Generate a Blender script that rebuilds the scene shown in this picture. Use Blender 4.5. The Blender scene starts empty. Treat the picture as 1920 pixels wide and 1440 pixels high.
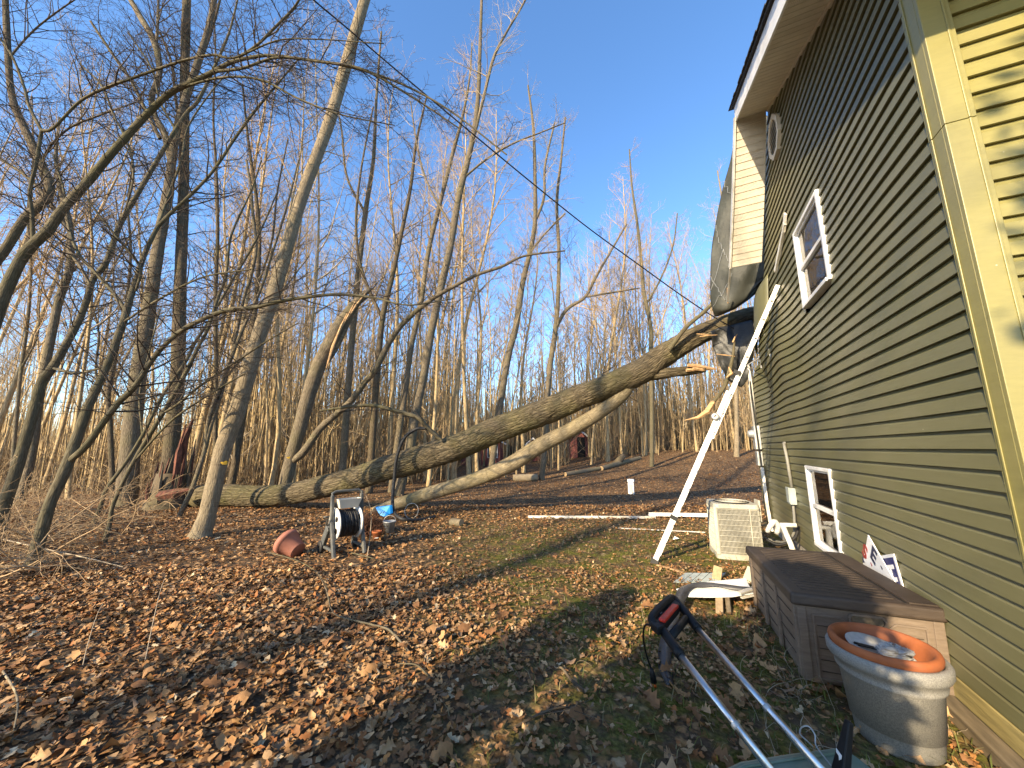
import bpy, math, random
import numpy as np
from mathutils import Vector

# ------------------------------------------------------------------ camera, world, sun, exposure
scene = bpy.context.scene
COL = scene.collection
CAM_H = 1.65
FPX, PITCH, YAW = 690.0, math.atan(120 / 690.0), math.radians(24.9)
cam_d = bpy.data.cameras.new('camera')
cam = bpy.data.objects.new('camera', cam_d)
COL.objects.link(cam)
cam.location = (0, 0, CAM_H)
cam.rotation_euler = (math.pi / 2 + PITCH, 0, YAW)
cam_d.sensor_width = 36.0
cam_d.lens = 36.0 * FPX / 1920.0
cam_d.clip_start = 0.05
cam_d.clip_end = 3000
scene.camera = cam

SUN_EL = math.radians(23.0)
SUN_AZ = math.radians(17.5)           # light travels this far right of the long wall
LDIR = Vector((math.sin(SUN_AZ) * math.cos(SUN_EL), math.cos(SUN_AZ) * math.cos(SUN_EL), -math.sin(SUN_EL)))
world = bpy.data.worlds.new('World')
scene.world = world
world.use_nodes = True
wn, wl = world.node_tree.nodes, world.node_tree.links
sky = wn.new('ShaderNodeTexSky')
sky.sky_type = 'NISHITA'
sky.sun_disc = False
sky.sun_elevation = SUN_EL
sky.sun_rotation = math.pi + SUN_AZ
sky.altitude = 200
sky.air_density = 1.0
sky.dust_density = 0.7
sky.ozone_density = 4.0
bg = wn['Background']
bg.inputs['Strength'].default_value = 0.15
hsv = wn.new('ShaderNodeHueSaturation')
hsv.inputs['Saturation'].default_value = 1.08
hsv.inputs['Value'].default_value = 1.0
wl.new(sky.outputs[0], hsv.inputs['Color'])
wl.new(hsv.outputs[0], bg.inputs['Color'])
sun_d = bpy.data.lights.new('sun', 'SUN')
sun_d.energy = 4.5
sun_d.angle = math.radians(0.55)
sun_d.color = (1.0, 0.81, 0.54)
sun_o = bpy.data.objects.new('sun', sun_d)
COL.objects.link(sun_o)
sun_o.rotation_euler = LDIR.to_track_quat('-Z', 'Y').to_euler()
scene.view_settings.view_transform = 'Standard'
scene.view_settings.look = 'None'
scene.view_settings.gamma = 1.0
scene.view_settings.use_curve_mapping = False
scene.view_settings.exposure = 1.5
scene.render.engine = 'CYCLES'
scene.cycles.max_bounces = 6
scene.cycles.transparent_max_bounces = 8

# ------------------------------------------------------------------ pixel <-> place helpers
CP, SP, CY, SY = math.cos(PITCH), math.sin(PITCH), math.cos(YAW), math.sin(YAW)
def ray(px, py):
    r, u = (px - 960) / FPX, (720 - py) / FPX
    F, Z = CP - SP * u, SP + CP * u
    return np.array([r * CY - F * SY, r * SY + F * CY, Z])
O = np.array([0, 0, CAM_H])
def gz(px, py, z=0.0):
    d = ray(px, py); return d * ((z - CAM_H) / d[2]) + O
def gx(px, py, x):
    d = ray(px, py); return d * (x / d[0]) + O
def gy(px, py, y):
    d = ray(px, py); return d * (y / d[1]) + O
def gF(px, py, F):
    d = ray(px, py); return d * (F / (-d[0] * SY + d[1] * CY)) + O
def RF(x, y):
    return x * CY + y * SY, -x * SY + y * CY
def XY(R, F):
    return R * CY - F * SY, R * SY + F * CY
def sst(v, a, b):
    t = np.clip((v - a) / (b - a), 0, 1); return t * t * (3 - 2 * t)
def bump2(x, y):
    return (np.sin(x * 1.7 + y * .6) + np.sin(y * 2.1 - x * .9 + 1.3) + np.sin(x * 3.9 + 2.0) * np.sin(y * 3.3 + .7)) / 3
def terrain(x, y):
    x = np.asarray(x, float); y = np.asarray(y, float)
    R, F = RF(x, y)
    z = 1.55 * sst(F, 13, 30) * sst(R, -4, 15)
    z = z - 2.2 * sst(F, 9, 50) * sst(-R, 5, 20) + 17 * sst(F, 110, 420)
    away = sst(np.abs(x - 1.3) + np.maximum(0, 2 - y) * .2, .6, 3)
    return z + .035 * bump2(x * .8, y * .8) * away
def gt(px, py):
    z = 0.0
    for _ in range(12):
        P = gz(px, py, z)
        z = .5 * z + .5 * float(terrain(P[0], P[1]))
    P[2] = float(terrain(P[0], P[1]))
    return P
def T(x, y):
    return float(terrain(x, y))

# ------------------------------------------------------------------ mesh building
ROOT = {}
def mesh_from(name, V, polys_list, mats, smooth=False, uv=None, col=None):
    """polys_list: list of (ndarray (M,k) of indices)"""
    me = bpy.data.meshes.new(name)
    V = np.asarray(V, np.float32)
    me.vertices.add(len(V)); me.vertices.foreach_set('co', V.ravel())
    loops = np.concatenate([p.ravel() for p in polys_list]).astype(np.int32)
    tot = np.concatenate([np.full(len(p), p.shape[1], np.int32) for p in polys_list])
    st = np.concatenate([[0], np.cumsum(tot)[:-1]]).astype(np.int32)
    me.loops.add(len(loops)); me.loops.foreach_set('vertex_index', loops)
    me.polygons.add(len(tot)); me.polygons.foreach_set('loop_start', st); me.polygons.foreach_set('loop_total', tot)
    if uv is not None:
        l = me.uv_layers.new(name='UVMap'); l.data.foreach_set('uv', np.asarray(uv, np.float32)[loops].ravel())
    if col is not None:
        a = me.color_attributes.new('tone', 'FLOAT_COLOR', 'POINT')
        c = np.ones((len(V), 4), np.float32); c[:, :3] = np.asarray(col, np.float32).reshape(len(V), -1)
        a.data.foreach_set('color', c.ravel())
    me.update(calc_edges=True); me.validate()
    if smooth: me.polygons.foreach_set('use_smooth', np.ones(len(tot), bool))
    for m in (mats if isinstance(mats, (list, tuple)) else [mats]): me.materials.append(m)
    return me
def origin_of(o):
    while o is not None:
        if o.name in ROOT: return ROOT[o.name]
        o = o.parent
    return np.zeros(3)
def shards(name, tubes, mat, parent, n=5):
    for P, r in tubes: obj(name, MB().tube(P, r, n), mat, parent)
class MB:
    """collects boxes, prisms, lathes and plain polygons in world coordinates"""
    def __init__(s): s.V, s.F = [], []
    def add(s, V, F):
        b = len(s.V); s.V += [tuple(map(float, v)) for v in V]; s.F += [tuple(i + b for i in f) for f in F]; return s
    def hexa(s, c):   # 8 corners: bottom 4 (ccw), top 4
        return s.add(c, [(3, 2, 1, 0), (4, 5, 6, 7), (0, 1, 5, 4), (1, 2, 6, 5), (2, 3, 7, 6), (3, 0, 4, 7)])
    def box(s, x0, x1, y0, y1, z0, z1):
        return s.hexa([(x0, y0, z0), (x1, y0, z0), (x1, y1, z0), (x0, y1, z0), (x0, y0, z1), (x1, y0, z1), (x1, y1, z1), (x0, y1, z1)])
    def obox(s, c, ax, ay, az, hx, hy, hz):
        c, ax, ay, az = map(np.array, (c, ax, ay, az))
        q = []
        for k in (-1, 1):
            for i, j in ((-1, -1), (1, -1), (1, 1), (-1, 1)): q.append(c + ax * hx * i + ay * hy * j + az * hz * k)
        return s.hexa(q)
    def bar(s, a, b, w, h, up=(0, 0, 1)):
        a, b = np.array(a, float), np.array(b, float)
        d = b - a; L = np.linalg.norm(d); d /= L
        sd = np.cross(d, up); sd /= np.linalg.norm(sd); u = np.cross(sd, d)
        return s.obox((a + b) / 2, d, sd, u, L / 2, w / 2, h / 2)
    def prism(s, pts, n):   # closed polygon pts swept by vector n
        pts = [np.array(p, float) for p in pts]; n = np.array(n, float); k = len(pts)
        V = pts + [p + n for p in pts]
        return s.add(V, [tuple(range(k))[::-1], tuple(range(k, 2 * k))] + [(i, (i + 1) % k, k + (i + 1) % k, k + i) for i in range(k)])
    def lathe(s, prof, c, n=28, axis=None, sx=1.0, sy=1.0):
        az = np.array(axis if axis is not None else (0, 0, 1.0)); az = az / np.linalg.norm(az)
        e = np.array((1.0, 0, 0)) if abs(az[0]) < .9 else np.array((0, 1.0, 0))
        ax = np.cross(e, az); ax = np.cross(az, ax) if axis is None else ax; ax /= np.linalg.norm(ax); ay = np.cross(az, ax)
        V = []; F = []
        for r, z in prof:
            for i in range(n):
                t = 2 * math.pi * i / n
                V.append(np.array(c) + ax * r * sx * math.cos(t) + ay * r * sy * math.sin(t) + az * z)
        for j in range(len(prof) - 1):
            for i in range(n):
                F.append((j * n + i, j * n + (i + 1) % n, (j + 1) * n + (i + 1) % n, (j + 1) * n + i))
        return s.add(V, F)
    def disc(s, c, r, n=20, axis=(0, 0, 1)):
        return s.lathe([(0.0005, 0), (r, 0)], c, n, axis)
    def tube(s, P, r, n=8):
        P = np.array(P, float); k = len(P)
        R = np.full(k, r) if np.isscalar(r) else np.array(r)
        V = tube_rings(P[None], R[None], n)[0].reshape(-1, 3)
        F = [(j * n + i, j * n + (i + 1) % n, (j + 1) * n + (i + 1) % n, (j + 1) * n + i) for j in range(k - 1) for i in range(n)]
        F += [tuple(range(n))[::-1], tuple(range((k - 1) * n, k * n))]
        return s.add(V, F)
    def grid(s, G):   # G (r,c,3)
        G = np.array(G); r, c = G.shape[:2]
        return s.add(G.reshape(-1, 3), [(i * c + j, i * c + j + 1, (i + 1) * c + j + 1, (i + 1) * c + j) for i in range(r - 1) for j in range(c - 1)])
def obj(name, mb, mat, parent=None, smooth=False, bevel=0, seg=2, solid=0, subsurf=0, auto=None):
    me = bpy.data.meshes.new(name)
    off = origin_of(parent)
    me.from_pydata([tuple(np.array(v) - off) for v in mb.V], [], mb.F); me.update()
    for m in (mat if isinstance(mat, (list, tuple)) else [mat]): me.materials.append(m)
    if smooth: me.polygons.foreach_set('use_smooth', np.ones(len(me.polygons), bool))
    o = bpy.data.objects.new(name, me); COL.objects.link(o)
    if parent is not None: o.parent = parent
    if solid:
        m = o.modifiers.new('thick', 'SOLIDIFY'); m.thickness = solid; m.offset = 0
    if bevel:
        m = o.modifiers.new('bev', 'BEVEL'); m.width = bevel; m.segments = seg; m.limit_method = 'ANGLE'; m.angle_limit = math.radians(35)
    if subsurf:
        m = o.modifiers.new('sub', 'SUBSURF'); m.levels = m.render_levels = subsurf
    return o
def link(name, me, parent=None):
    o = bpy.data.objects.new(name, me); COL.objects.link(o)
    if parent is not None: o.parent = parent
    return o
def tag(o, label=None, cat=None, group=None, kind=None):
    if label: o['label'] = label
    if cat: o['category'] = cat
    if group: o['group'] = group
    if kind: o['kind'] = kind
    return o
def thing(name, loc, label, cat, group=None):
    o = bpy.data.objects.new(name, None); COL.objects.link(o)
    o.location = loc; o.empty_display_size = .1
    ROOT[o.name] = np.array(loc, float)
    return tag(o, label, cat, group)

# ------------------------------------------------------------------ tubes (trunks, limbs, twigs) in bulk
def nrm(a): return a / np.maximum(np.linalg.norm(a, axis=-1, keepdims=True), 1e-9)
def tube_rings(P, R, n, mod=None):
    """P (K,m,3), R (K,m) -> (K,m,n,3)"""
    Tn = nrm(np.gradient(P, axis=1))
    d = nrm(P[:, -1] - P[:, 0])
    e = np.where(np.abs(d[:, 2:3]) < .8, np.array([[0, 0, 1.0]]), np.array([[0.3, 1.0, 0]]))
    e = np.broadcast_to(nrm(e)[:, None, :], Tn.shape)
    U = nrm(np.cross(Tn, e)); W = np.cross(Tn, U)
    a = np.arange(n) * 2 * math.pi / n
    rr = R[:, :, None, None] * (mod if mod is not None else 1.0)
    return P[:, :, None] + rr * (U[:, :, None] * np.cos(a)[None, None, :, None] - W[:, :, None] * np.sin(a)[None, None, :, None])
class Tubes:
    def __init__(s): s.g = {}
    def add(s, P, R, n):
        P = np.asarray(P, float); s.g.setdefault((len(P), n), []).append((P, np.asarray(R, float)))
    def arrays(s):
        Vs, Fs, UV, b = [], [], [], 0
        for (m, n), L in s.g.items():
            P = np.stack([q[0] for q in L]); R = np.stack([q[1] for q in L]); K = len(L)
            V = tube_rings(P, R, n).reshape(-1, 3)
            ln = np.concatenate([np.zeros((K, 1)), np.cumsum(np.linalg.norm(np.diff(P, axis=1), axis=2), axis=1)], axis=1)
            u = np.broadcast_to((np.abs(np.arange(n) / n * 2 - 1))[None, None, :] * R.max(axis=1)[:, None, None] * 3.1, (K, m, n))
            UV.append(np.stack([u, np.broadcast_to(ln[:, :, None], (K, m, n))], -1).reshape(-1, 2))
            k, j, i = np.meshgrid(np.arange(K), np.arange(m - 1), np.arange(n), indexing='ij')
            base = k * m * n; i2 = (i + 1) % n
            F = np.stack([base + j * n + i, base + j * n + i2, base + (j + 1) * n + i2, base + (j + 1) * n + i], -1).reshape(-1, 4)
            Vs.append(V); Fs.append(F + b); b += len(V)
        return np.concatenate(Vs), Fs, np.concatenate(UV)
    def mesh(s, name, mat, off=(0, 0, 0), smooth=True):
        V, F, UV = s.arrays()
        return mesh_from(name, V - np.array(off), F, mat, smooth, UV)
def catmull(P, n):
    """P (k,d) control rows -> n samples"""
    P = np.asarray(P, float)
    Q = np.vstack([2 * P[0] - P[1], P, 2 * P[-1] - P[-2]])
    t = np.linspace(0, len(P) - 1 - 1e-6, n); i = t.astype(int); f = (t - i)[:, None]
    a, b, c, d = Q[i], Q[i + 1], Q[i + 2], Q[i + 3]
    return .5 * ((2 * b) + (-a + c) * f + (2 * a - 5 * b + 4 * c - d) * f ** 2 + (-a + 3 * b - 3 * c + d) * f ** 3)
UP = np.array([0, 0, 1.0])
def wander(rng, p, d, L, n, jit, up):
    P = [np.array(p, float)]; d = np.array(d, float)
    for k in range(n - 1):
        d = d + rng.normal(0, jit, 3) + UP * up
        d = d / math.sqrt(d @ d)
        P.append(P[-1] + d * (L / (n - 1)))
    return np.array(P)
def spray(tb, rng, P, R, n, L, lev, ang=(35, 65), flat=.5, up=.05, t0=.15, rmin=.0019, sub=(7, 4), t1=1.0, jit=.16, rk=.011):
    """side branches along P, each with its own side branches"""
    m = len(P); side = rng.choice([-1, 1])
    for k in range(n):
        t = t0 + (t1 - t0) * (k + rng.random()) / n
        x = t * (m - 1); i = min(int(x), m - 2); f = x - i
        p = P[i] * (1 - f) + P[i + 1] * f; r = R[i] * (1 - f) + R[i + 1] * f
        tg = P[i + 1] - P[i]; tg = tg / max(1e-9, math.sqrt(tg @ tg))
        s = np.cross(tg, UP if abs(tg[2]) < .9 else np.array([1.0, 0, 0])); s /= max(1e-9, math.sqrt(s @ s))
        q = np.cross(s, tg)
        side = -side
        az = rng.normal(0, 1.0) * (1 - flat) * 1.6
        perp = side * (s * math.cos(az) + q * math.sin(az))
        a = math.radians(rng.uniform(*ang))
        d = tg * math.cos(a) + perp * math.sin(a)
        l = L * (1.15 - .65 * t) * rng.uniform(.55, 1.3)
        r0 = max(rmin * 1.4, min(r * .65, l * rk))
        np_ = 6 if lev >= 2 else (4 if lev == 1 else 3)
        Q = wander(rng, p, d, l, np_, jit, up)
        Rr = np.linspace(r0, max(rmin * .7, r0 * .25), np_)
        tb.add(Q, Rr, 5 if r0 > .02 else (4 if r0 > .008 else 3))
        if lev > 0:
            spray(tb, rng, Q, Rr, sub[0] if lev >= 2 else sub[1], l * .48, lev - 1, (30, 60), flat, up, .2, rmin, sub, 1.0, jit, rk)

# ------------------------------------------------------------------ materials
def srgb(r, g, b):
    return tuple((c / 255 / 12.92) if c / 255 <= .04045 else ((c / 255 + .055) / 1.055) ** 2.4 for c in (r, g, b))
class N:
    def __init__(s, name):
        s.m = bpy.data.materials.new(name); s.m.use_nodes = True
        s.t = s.m.node_tree; s.b = s.t.nodes['Principled BSDF']
    def n(s, t, **k):
        x = s.t.nodes.new('ShaderNode' + t)
        for a, v in k.items():
            if hasattr(x, a): setattr(x, a, v)
            else: x.inputs[a.replace('_', ' ')].default_value = v
        return x
    def l(s, a, b): s.t.links.new(a, b)
    def coord(s, scale=(1, 1, 1), src='Object'):
        c = s.n('TexCoord'); m = s.n('Mapping'); m.inputs['Scale'].default_value = scale
        s.l(c.outputs[src], m.inputs['Vector']); return m.outputs[0]
    def noise(s, vec, scale, detail=4, rough=.55, dist=0):
        x = s.n('TexNoise'); x.inputs['Scale'].default_value = scale; x.inputs['Detail'].default_value = detail
        x.inputs['Roughness'].default_value = rough; x.inputs['Distortion'].default_value = dist
        s.l(vec, x.inputs['Vector']); return x.outputs['Fac']
    def ramp(s, fac, stops):
        x = s.n('ValToRGB'); e = x.color_ramp.elements
        while len(e) < len(stops): e.new(.5)
        for k, (p, c) in enumerate(stops): e[k].position = p; e[k].color = (*c, 1) if len(c) == 3 else c
        s.l(fac, x.inputs['Fac']); return x.outputs['Color']
    def mix(s, fac, a, b, mode='MIX'):
        x = s.n('Mix'); x.data_type = 'RGBA'; x.blend_type = mode
        for v, i in ((fac, 0), (a, 6), (b, 7)):
            if hasattr(v, 'links'): s.l(v, x.inputs[i])
            else: x.inputs[i].default_value = v if i == 0 else (*v, 1)
        return x.outputs[2]
    def col(s, c):
        if hasattr(c, 'links'): s.l(c, s.b.inputs['Base Color'])
        else: s.b.inputs['Base Color'].default_value = (*c, 1)
    def bump(s, h, strength=.4, dist=.01):
        x = s.n('Bump'); x.inputs['Strength'].default_value = strength; x.inputs['Distance'].default_value = dist
        s.l(h, x.inputs['Height']); s.l(x.outputs[0], s.b.inputs['Normal'])
    def set(s, **k):
        for a, v in k.items(): s.b.inputs[a.replace('_', ' ')].default_value = v
        return s
def plain(name, c, rough=.6, metal=0.0, var=.12, scale=12, bump=.15, spec=.4, bd=.002, stretch=(1, 1, 1), dirt=None):
    m = N(name); v = m.coord(stretch)
    nz = m.noise(v, scale, 5)
    lo = tuple(x * (1 - var * 1.5) for x in c); hi = tuple(min(1, x * (1 + var)) for x in c)
    cc = m.ramp(nz, [(.3, lo), (.7, hi)])
    if dirt:
        d = m.noise(v, scale * .35, 6, .65); f = m.ramp(d, [(.48, (0, 0, 0)), (.68, (1, 1, 1))])
        cc = m.mix(f, cc, dirt)
    m.col(cc); m.set(Roughness=rough, Metallic=metal)
    m.b.inputs['Specular IOR Level'].default_value = spec
    if bump: m.bump(m.noise(v, scale * 6, 4), bump, bd)
    return m.m
def bark_mat(name, dark, light, moss=(.10, .10, .035), mossamt=.5, strength=.7, rings=False, scale=1.0, uv=True):
    m = N(name)
    v = m.coord((14 * scale, 2.6 * scale, 1) if uv else (9 * scale, 9 * scale, 1.6 * scale), 'UV' if uv else 'Object')
    vor = m.n('TexVoronoi'); vor.feature = 'DISTANCE_TO_EDGE'; vor.inputs['Scale'].default_value = 2.2; vor.inputs['Randomness'].default_value = 1
    nzd = m.noise(v, 1.8, 5, .6, .8)
    m.l(v, vor.inputs['Vector'])
    ed = m.ramp(vor.outputs['Distance'], [(.0, (0, 0, 0)), (.22, (1, 1, 1))])
    h = m.mix(.55, ed, m.ramp(nzd, [(.3, (0, 0, 0)), (.7, (1, 1, 1))]))
    c = m.mix(h, dark, light)
    v2 = m.coord((1, 1, 1))
    big = m.noise(v2, 1.3, 5, .6)
    f = m.ramp(big, [(.52 - .12 * mossamt, (0, 0, 0)), (.75, (mossamt,) * 3)])
    c = m.mix(f, c, moss)
    li = m.noise(v2, 6.0, 6, .7)
    c = m.mix(m.ramp(li, [(.58, (0, 0, 0)), (.72, (.45, .45, .45))]), c, tuple(min(.5, x * 1.5) for x in light))
    if rings:
        v3 = m.coord((1.2, 22, 1), 'UV')
        rg = m.ramp(m.noise(v3, 1.0, 4, .7, 1.5), [(.60, (0, 0, 0)), (.68, (.75, .75, .75))])
        c = m.mix(rg, c, tuple(x * .35 for x in dark))
    m.col(c); m.set(Roughness=.92); m.b.inputs['Specular IOR Level'].default_value = .15
    m.bump(h, strength, .045 if name == 'bark_fallen' else .02)
    return m.m
M = {}
M['bark_grey'] = bark_mat('bark_grey', (.055, .043, .029), (.215, .175, .12), mossamt=.45)
M['bark_brown'] = bark_mat('bark_brown', (.038, .028, .019), (.15, .118, .078), mossamt=.4)
M['bark_pale'] = bark_mat('bark_pale', (.115, .09, .058), (.31, .25, .165), (.14, .12, .05), .35, .45, True)
M['bark_smooth'] = bark_mat('bark_smooth', (.055, .046, .029), (.15, .128, .082), (.07, .07, .025), .6, .35)
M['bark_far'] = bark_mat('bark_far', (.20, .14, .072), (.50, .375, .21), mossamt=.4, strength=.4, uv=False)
M['bark_fallen'] = bark_mat('bark_fallen', (.035, .027, .017), (.185, .148, .092), (.105, .10, .035), .6, 1.0, scale=.62)
M['bark_limb'] = bark_mat('bark_limb', (.125, .098, .06), (.30, .245, .155), (.115, .105, .04), .6, .4, True)
M['twig_dark'] = plain('twig_dark', (.055, .04, .027), .9, var=.3, scale=3, bump=0)
M['twig_tan'] = plain('twig_tan', (.37, .255, .138), .9, var=.3, scale=3, bump=0)
M['twig_pale'] = plain('twig_pale', (.36, .29, .20), .9, var=.3, scale=3, bump=0)
M['brush_brown'] = plain('brush_brown', (.22, .155, .088), .9, var=.4, scale=.8, bump=0)
M['wood_raw'] = plain('wood_raw', (.50, .31, .15), .8, var=.35, scale=8, stretch=(1, 1, 4), bump=.5, bd=.01)
M['wood_red'] = plain('wood_red', (.115, .042, .024), .9, var=.6, scale=5, stretch=(3, 3, 1), bump=.8, bd=.03)
M['paint_yellow'] = plain('paint_yellow', (.55, .33, .03), .8, var=.25, scale=30)
M['wood_cut'] = plain('wood_cut', (.33, .235, .13), .85, var=.2, scale=25)
def siding(name, c):
    m = N(name); v = m.coord((1, .35, 5))
    g = m.noise(v, 9, 6, .65)
    v2 = m.coord(); d = m.noise(v2, 1.1, 5, .6)
    cc = m.ramp(g, [(.25, tuple(x * .9 for x in c)), (.75, tuple(x * 1.08 for x in c))])
    cc = m.mix(m.ramp(d, [(.45, (0, 0, 0)), (.75, (.35, .35, .35))]), cc, (.17, .155, .10))
    sp = m.n('TexVoronoi'); sp.inputs['Scale'].default_value = 5; m.l(v2, sp.inputs['Vector'])
    cc = m.mix(m.ramp(sp.outputs['Distance'], [(.012, (.8, .8, .8)), (.022, (0, 0, 0))]), cc, (.5, .47, .36))
    m.col(cc); m.set(Roughness=.42); m.b.inputs['Specular IOR Level'].default_value = .45
    m.bump(g, .22, .003)
    return m.m
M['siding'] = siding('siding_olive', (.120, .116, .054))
M['siding_sunlit'] = siding('siding_olive_sunlit', (.225, .202, .070))  # same siding, with the front's stronger sun put into a lighter colour
M['vinyl_cream'] = plain('vinyl_cream', (.62, .57, .46), .5, var=.06, scale=6, bump=.05, dirt=(.5, .45, .36))
def perforated():
    m = N('vinyl_perforated'); v = m.coord((1, 1, 1))
    s = m.n('TexVoronoi'); s.inputs['Scale'].default_value = 75; s.inputs['Randomness'].default_value = .15; m.l(v, s.inputs['Vector'])
    m.col(m.ramp(s.outputs['Distance'], [(.2, (.13, .11, .08)), (.32, (.60, .55, .45))])); m.set(Roughness=.5)
    return m.m
M['vinyl_perf'] = perforated()
M['white'] = plain('white_paint', (.78, .77, .74), .45, var=.05, scale=9, bump=.04, dirt=(.6, .57, .5))
M['white_dirty'] = plain('white_dirty', (.68, .66, .60), .55, var=.1, scale=9, bump=.08, dirt=(.42, .38, .3))
M['shingle'] = plain('shingle', (.045, .042, .04), .95, var=.4, scale=60, bump=.6, bd=.004)
M['black'] = plain('black_plastic', (.012, .012, .012), .5, var=.2, scale=20, bump=.08, spec=.22)
M['black_matte'] = plain('unlit_interior_black', (.010, .010, .010), .9, var=.2, scale=5, bump=0)  # flat black in place of the unlit inside of the house
M['rubber'] = plain('black_rubber', (.022, .021, .02), .6, var=.25, scale=20, bump=.1)
M['red'] = plain('red_plastic', (.55, .03, .015), .4, var=.1, scale=20, bump=.05)
M['orange'] = plain('orange_plastic', (.75, .14, .02), .45, var=.1, scale=20, bump=.05)
M['alu'] = plain('aluminium', (.62, .62, .62), .32, 1.0, var=.1, scale=30, bump=.1, bd=.0005, stretch=(1, 1, 1))
M['ladder'] = plain('ladder_metal', (.72, .71, .68), .5, .35, var=.08, scale=14, bump=.06, dirt=(.5, .47, .4))
M['galv'] = plain('galvanised', (.42, .43, .42), .5, .6, var=.15, scale=14, bump=.06)
M['grey_paint'] = plain('grey_paint', (.36, .40, .37), .5, var=.1, scale=10, bump=.05)
M['conduit'] = plain('conduit_grey', (.20, .195, .17), .55, var=.15, scale=10, bump=.05)
M['terracotta'] = plain('terracotta', (.31, .09, .026), .75, var=.18, scale=9, bump=.12, dirt=(.26, .09, .04))
M['terra_pink'] = plain('terracotta_faded', (.28, .11, .072), .75, var=.12, scale=9, bump=.1)
def planter_mat():
    m = N('planter_grey'); v = m.coord()
    a = m.noise(v, 160, 3, .7); b = m.noise(v, 4, 5)
    c = m.mix(m.ramp(a, [(.35, (0, 0, 0)), (.65, (1, 1, 1))]), (.15, .142, .12), (.285, .268, .228))
    c = m.mix(m.ramp(b, [(.45, (0, 0, 0)), (.75, (.5, .5, .5))]), c, (.20, .19, .155))
    m.col(c); m.set(Roughness=.75); m.bump(a, .2, .002); return m.m
M['planter'] = planter_mat()
def box_mat(name, lo, hi):
    m = N(name); v = m.coord((1, 1, 6)); g = m.noise(v, 7, 6, .65, .6); v2 = m.coord(); d = m.noise(v2, 3, 5)
    c = m.mix(m.ramp(g, [(.3, (0, 0, 0)), (.7, (1, 1, 1))]), lo, hi)
    c = m.mix(m.ramp(d, [(.45, (0, 0, 0)), (.75, (.4, .4, .4))]), c, tuple(x * .55 for x in lo))
    m.col(c); m.set(Roughness=.6); m.bump(g, .35, .004); return m.m
M['box_body'] = box_mat('deckbox_taupe', (.125, .092, .065), (.20, .152, .11))
M['box_lid'] = box_mat('deckbox_brown', (.032, .021, .014), (.062, .043, .029))
M['tarp'] = plain('tarp_grey', (.034, .037, .031), .55, var=.2, scale=2.5, bump=.4, bd=.02, spec=.25, dirt=(.055, .056, .046))
M['tarp_dark'] = plain('tarp_dark', (.016, .017, .017), .5, var=.3, scale=4, bump=.4, bd=.02, spec=.5)
M['membrane'] = plain('flashing_dark', (.05, .05, .052), .45, .0, var=.2, scale=5, bump=.2, bd=.01)
M['timber'] = plain('timber_treated', (.27, .22, .085), .85, var=.3, scale=4, stretch=(6, .7, 6), bump=.5, bd=.006)
M['timber_old'] = plain('timber_old', (.15, .115, .07), .9, var=.35, scale=4, stretch=(6, .7, 6), bump=.5, bd=.006)
M['concrete'] = plain('concrete', (.34, .31, .26), .9, var=.2, scale=8, bump=.3)
M['ac_body'] = plain('ac_beige', (.40, .385, .32), .55, var=.1, scale=6, bump=.05, dirt=(.27, .25, .18))
M['ac_fin'] = plain('ac_fins', (.16, .15, .12), .7, var=.3, scale=30, bump=.1)
M['green_plastic'] = plain('green_plastic', (.12, .175, .13), .45, var=.15, scale=7, bump=.05, dirt=(.2, .22, .17))
M['blue'] = plain('blue_plastic', (.01, .24, .62), .45, var=.1, scale=9, bump=.05)
M['sign_white'] = plain('sign_white', (.74, .75, .76), .5, var=.04, scale=6, bump=0)
M['sign_blue'] = plain('sign_blue', (.012, .018, .12), .45, var=.08, scale=6, bump=0)
M['sign_red'] = plain('sign_red', (.30, .035, .03), .5, var=.08, scale=6, bump=0)
M['ink_navy'] = plain('ink_navy', (.02, .028, .075), .5, var=.08, scale=6, bump=0)
M['house_red'] = plain('house_red', (.24, .085, .07), .85, var=.15, scale=4)
M['grey_plastic'] = plain('grey_plastic', (.075, .078, .075), .6, var=.2, scale=9, bump=.1, dirt=(.15, .14, .11))
M['reel_white'] = plain('reel_white', (.66, .64, .58), .5, var=.08, scale=9, bump=.05, dirt=(.36, .33, .28))
M['pot_grey'] = plain('pot_grey', (.26, .26, .23), .6, var=.25, scale=15, bump=.1)
M['pot_pale'] = plain('saucer_grey', (.42, .41, .37), .6, var=.15, scale=15, bump=.1, dirt=(.26, .24, .2))
M['rust'] = plain('dead_fern', (.12, .055, .03), .95, var=.4, scale=12, bump=.3)
def glass_mat(name, tint):
    m = N(name); t = m.t
    tr = m.n('BsdfTransparent'); tr.inputs[0].default_value = (*tint, 1)
    gl = m.n('BsdfGlossy'); gl.inputs['Roughness'].default_value = .03
    fr = m.n('Fresnel'); fr.inputs['IOR'].default_value = 1.6
    v = m.coord(); 
    bp = m.n('Bump'); bp.inputs['Strength'].default_value = .05; bp.inputs['Distance'].default_value = .05
    m.l(m.noise(v, 2.5, 2), bp.inputs['Height']); m.l(bp.outputs[0], gl.inputs['Normal'])
    mx = m.n('MixShader'); m.l(fr.outputs[0], mx.inputs[0]); m.l(tr.outputs[0], mx.inputs[1]); m.l(gl.outputs[0], mx.inputs[2])
    m.l(mx.outputs[0], t.nodes['Material Output'].inputs['Surface']); return m.m
M['glass'] = glass_mat('window_glass', (.75, .78, .76))
def bag_mat():
    m = N('clear_bag'); m.set(Roughness=.18); m.col((.34, .34, .32)); tr = m.n('BsdfTransparent'); mx = m.n('MixShader'); mx.inputs[0].default_value = .6
    m.l(tr.outputs[0], mx.inputs[1]); m.l(m.b.outputs[0], mx.inputs[2]); m.l(mx.outputs[0], m.t.nodes['Material Output'].inputs['Surface']); return m.m
M['bag'] = bag_mat()
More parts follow.
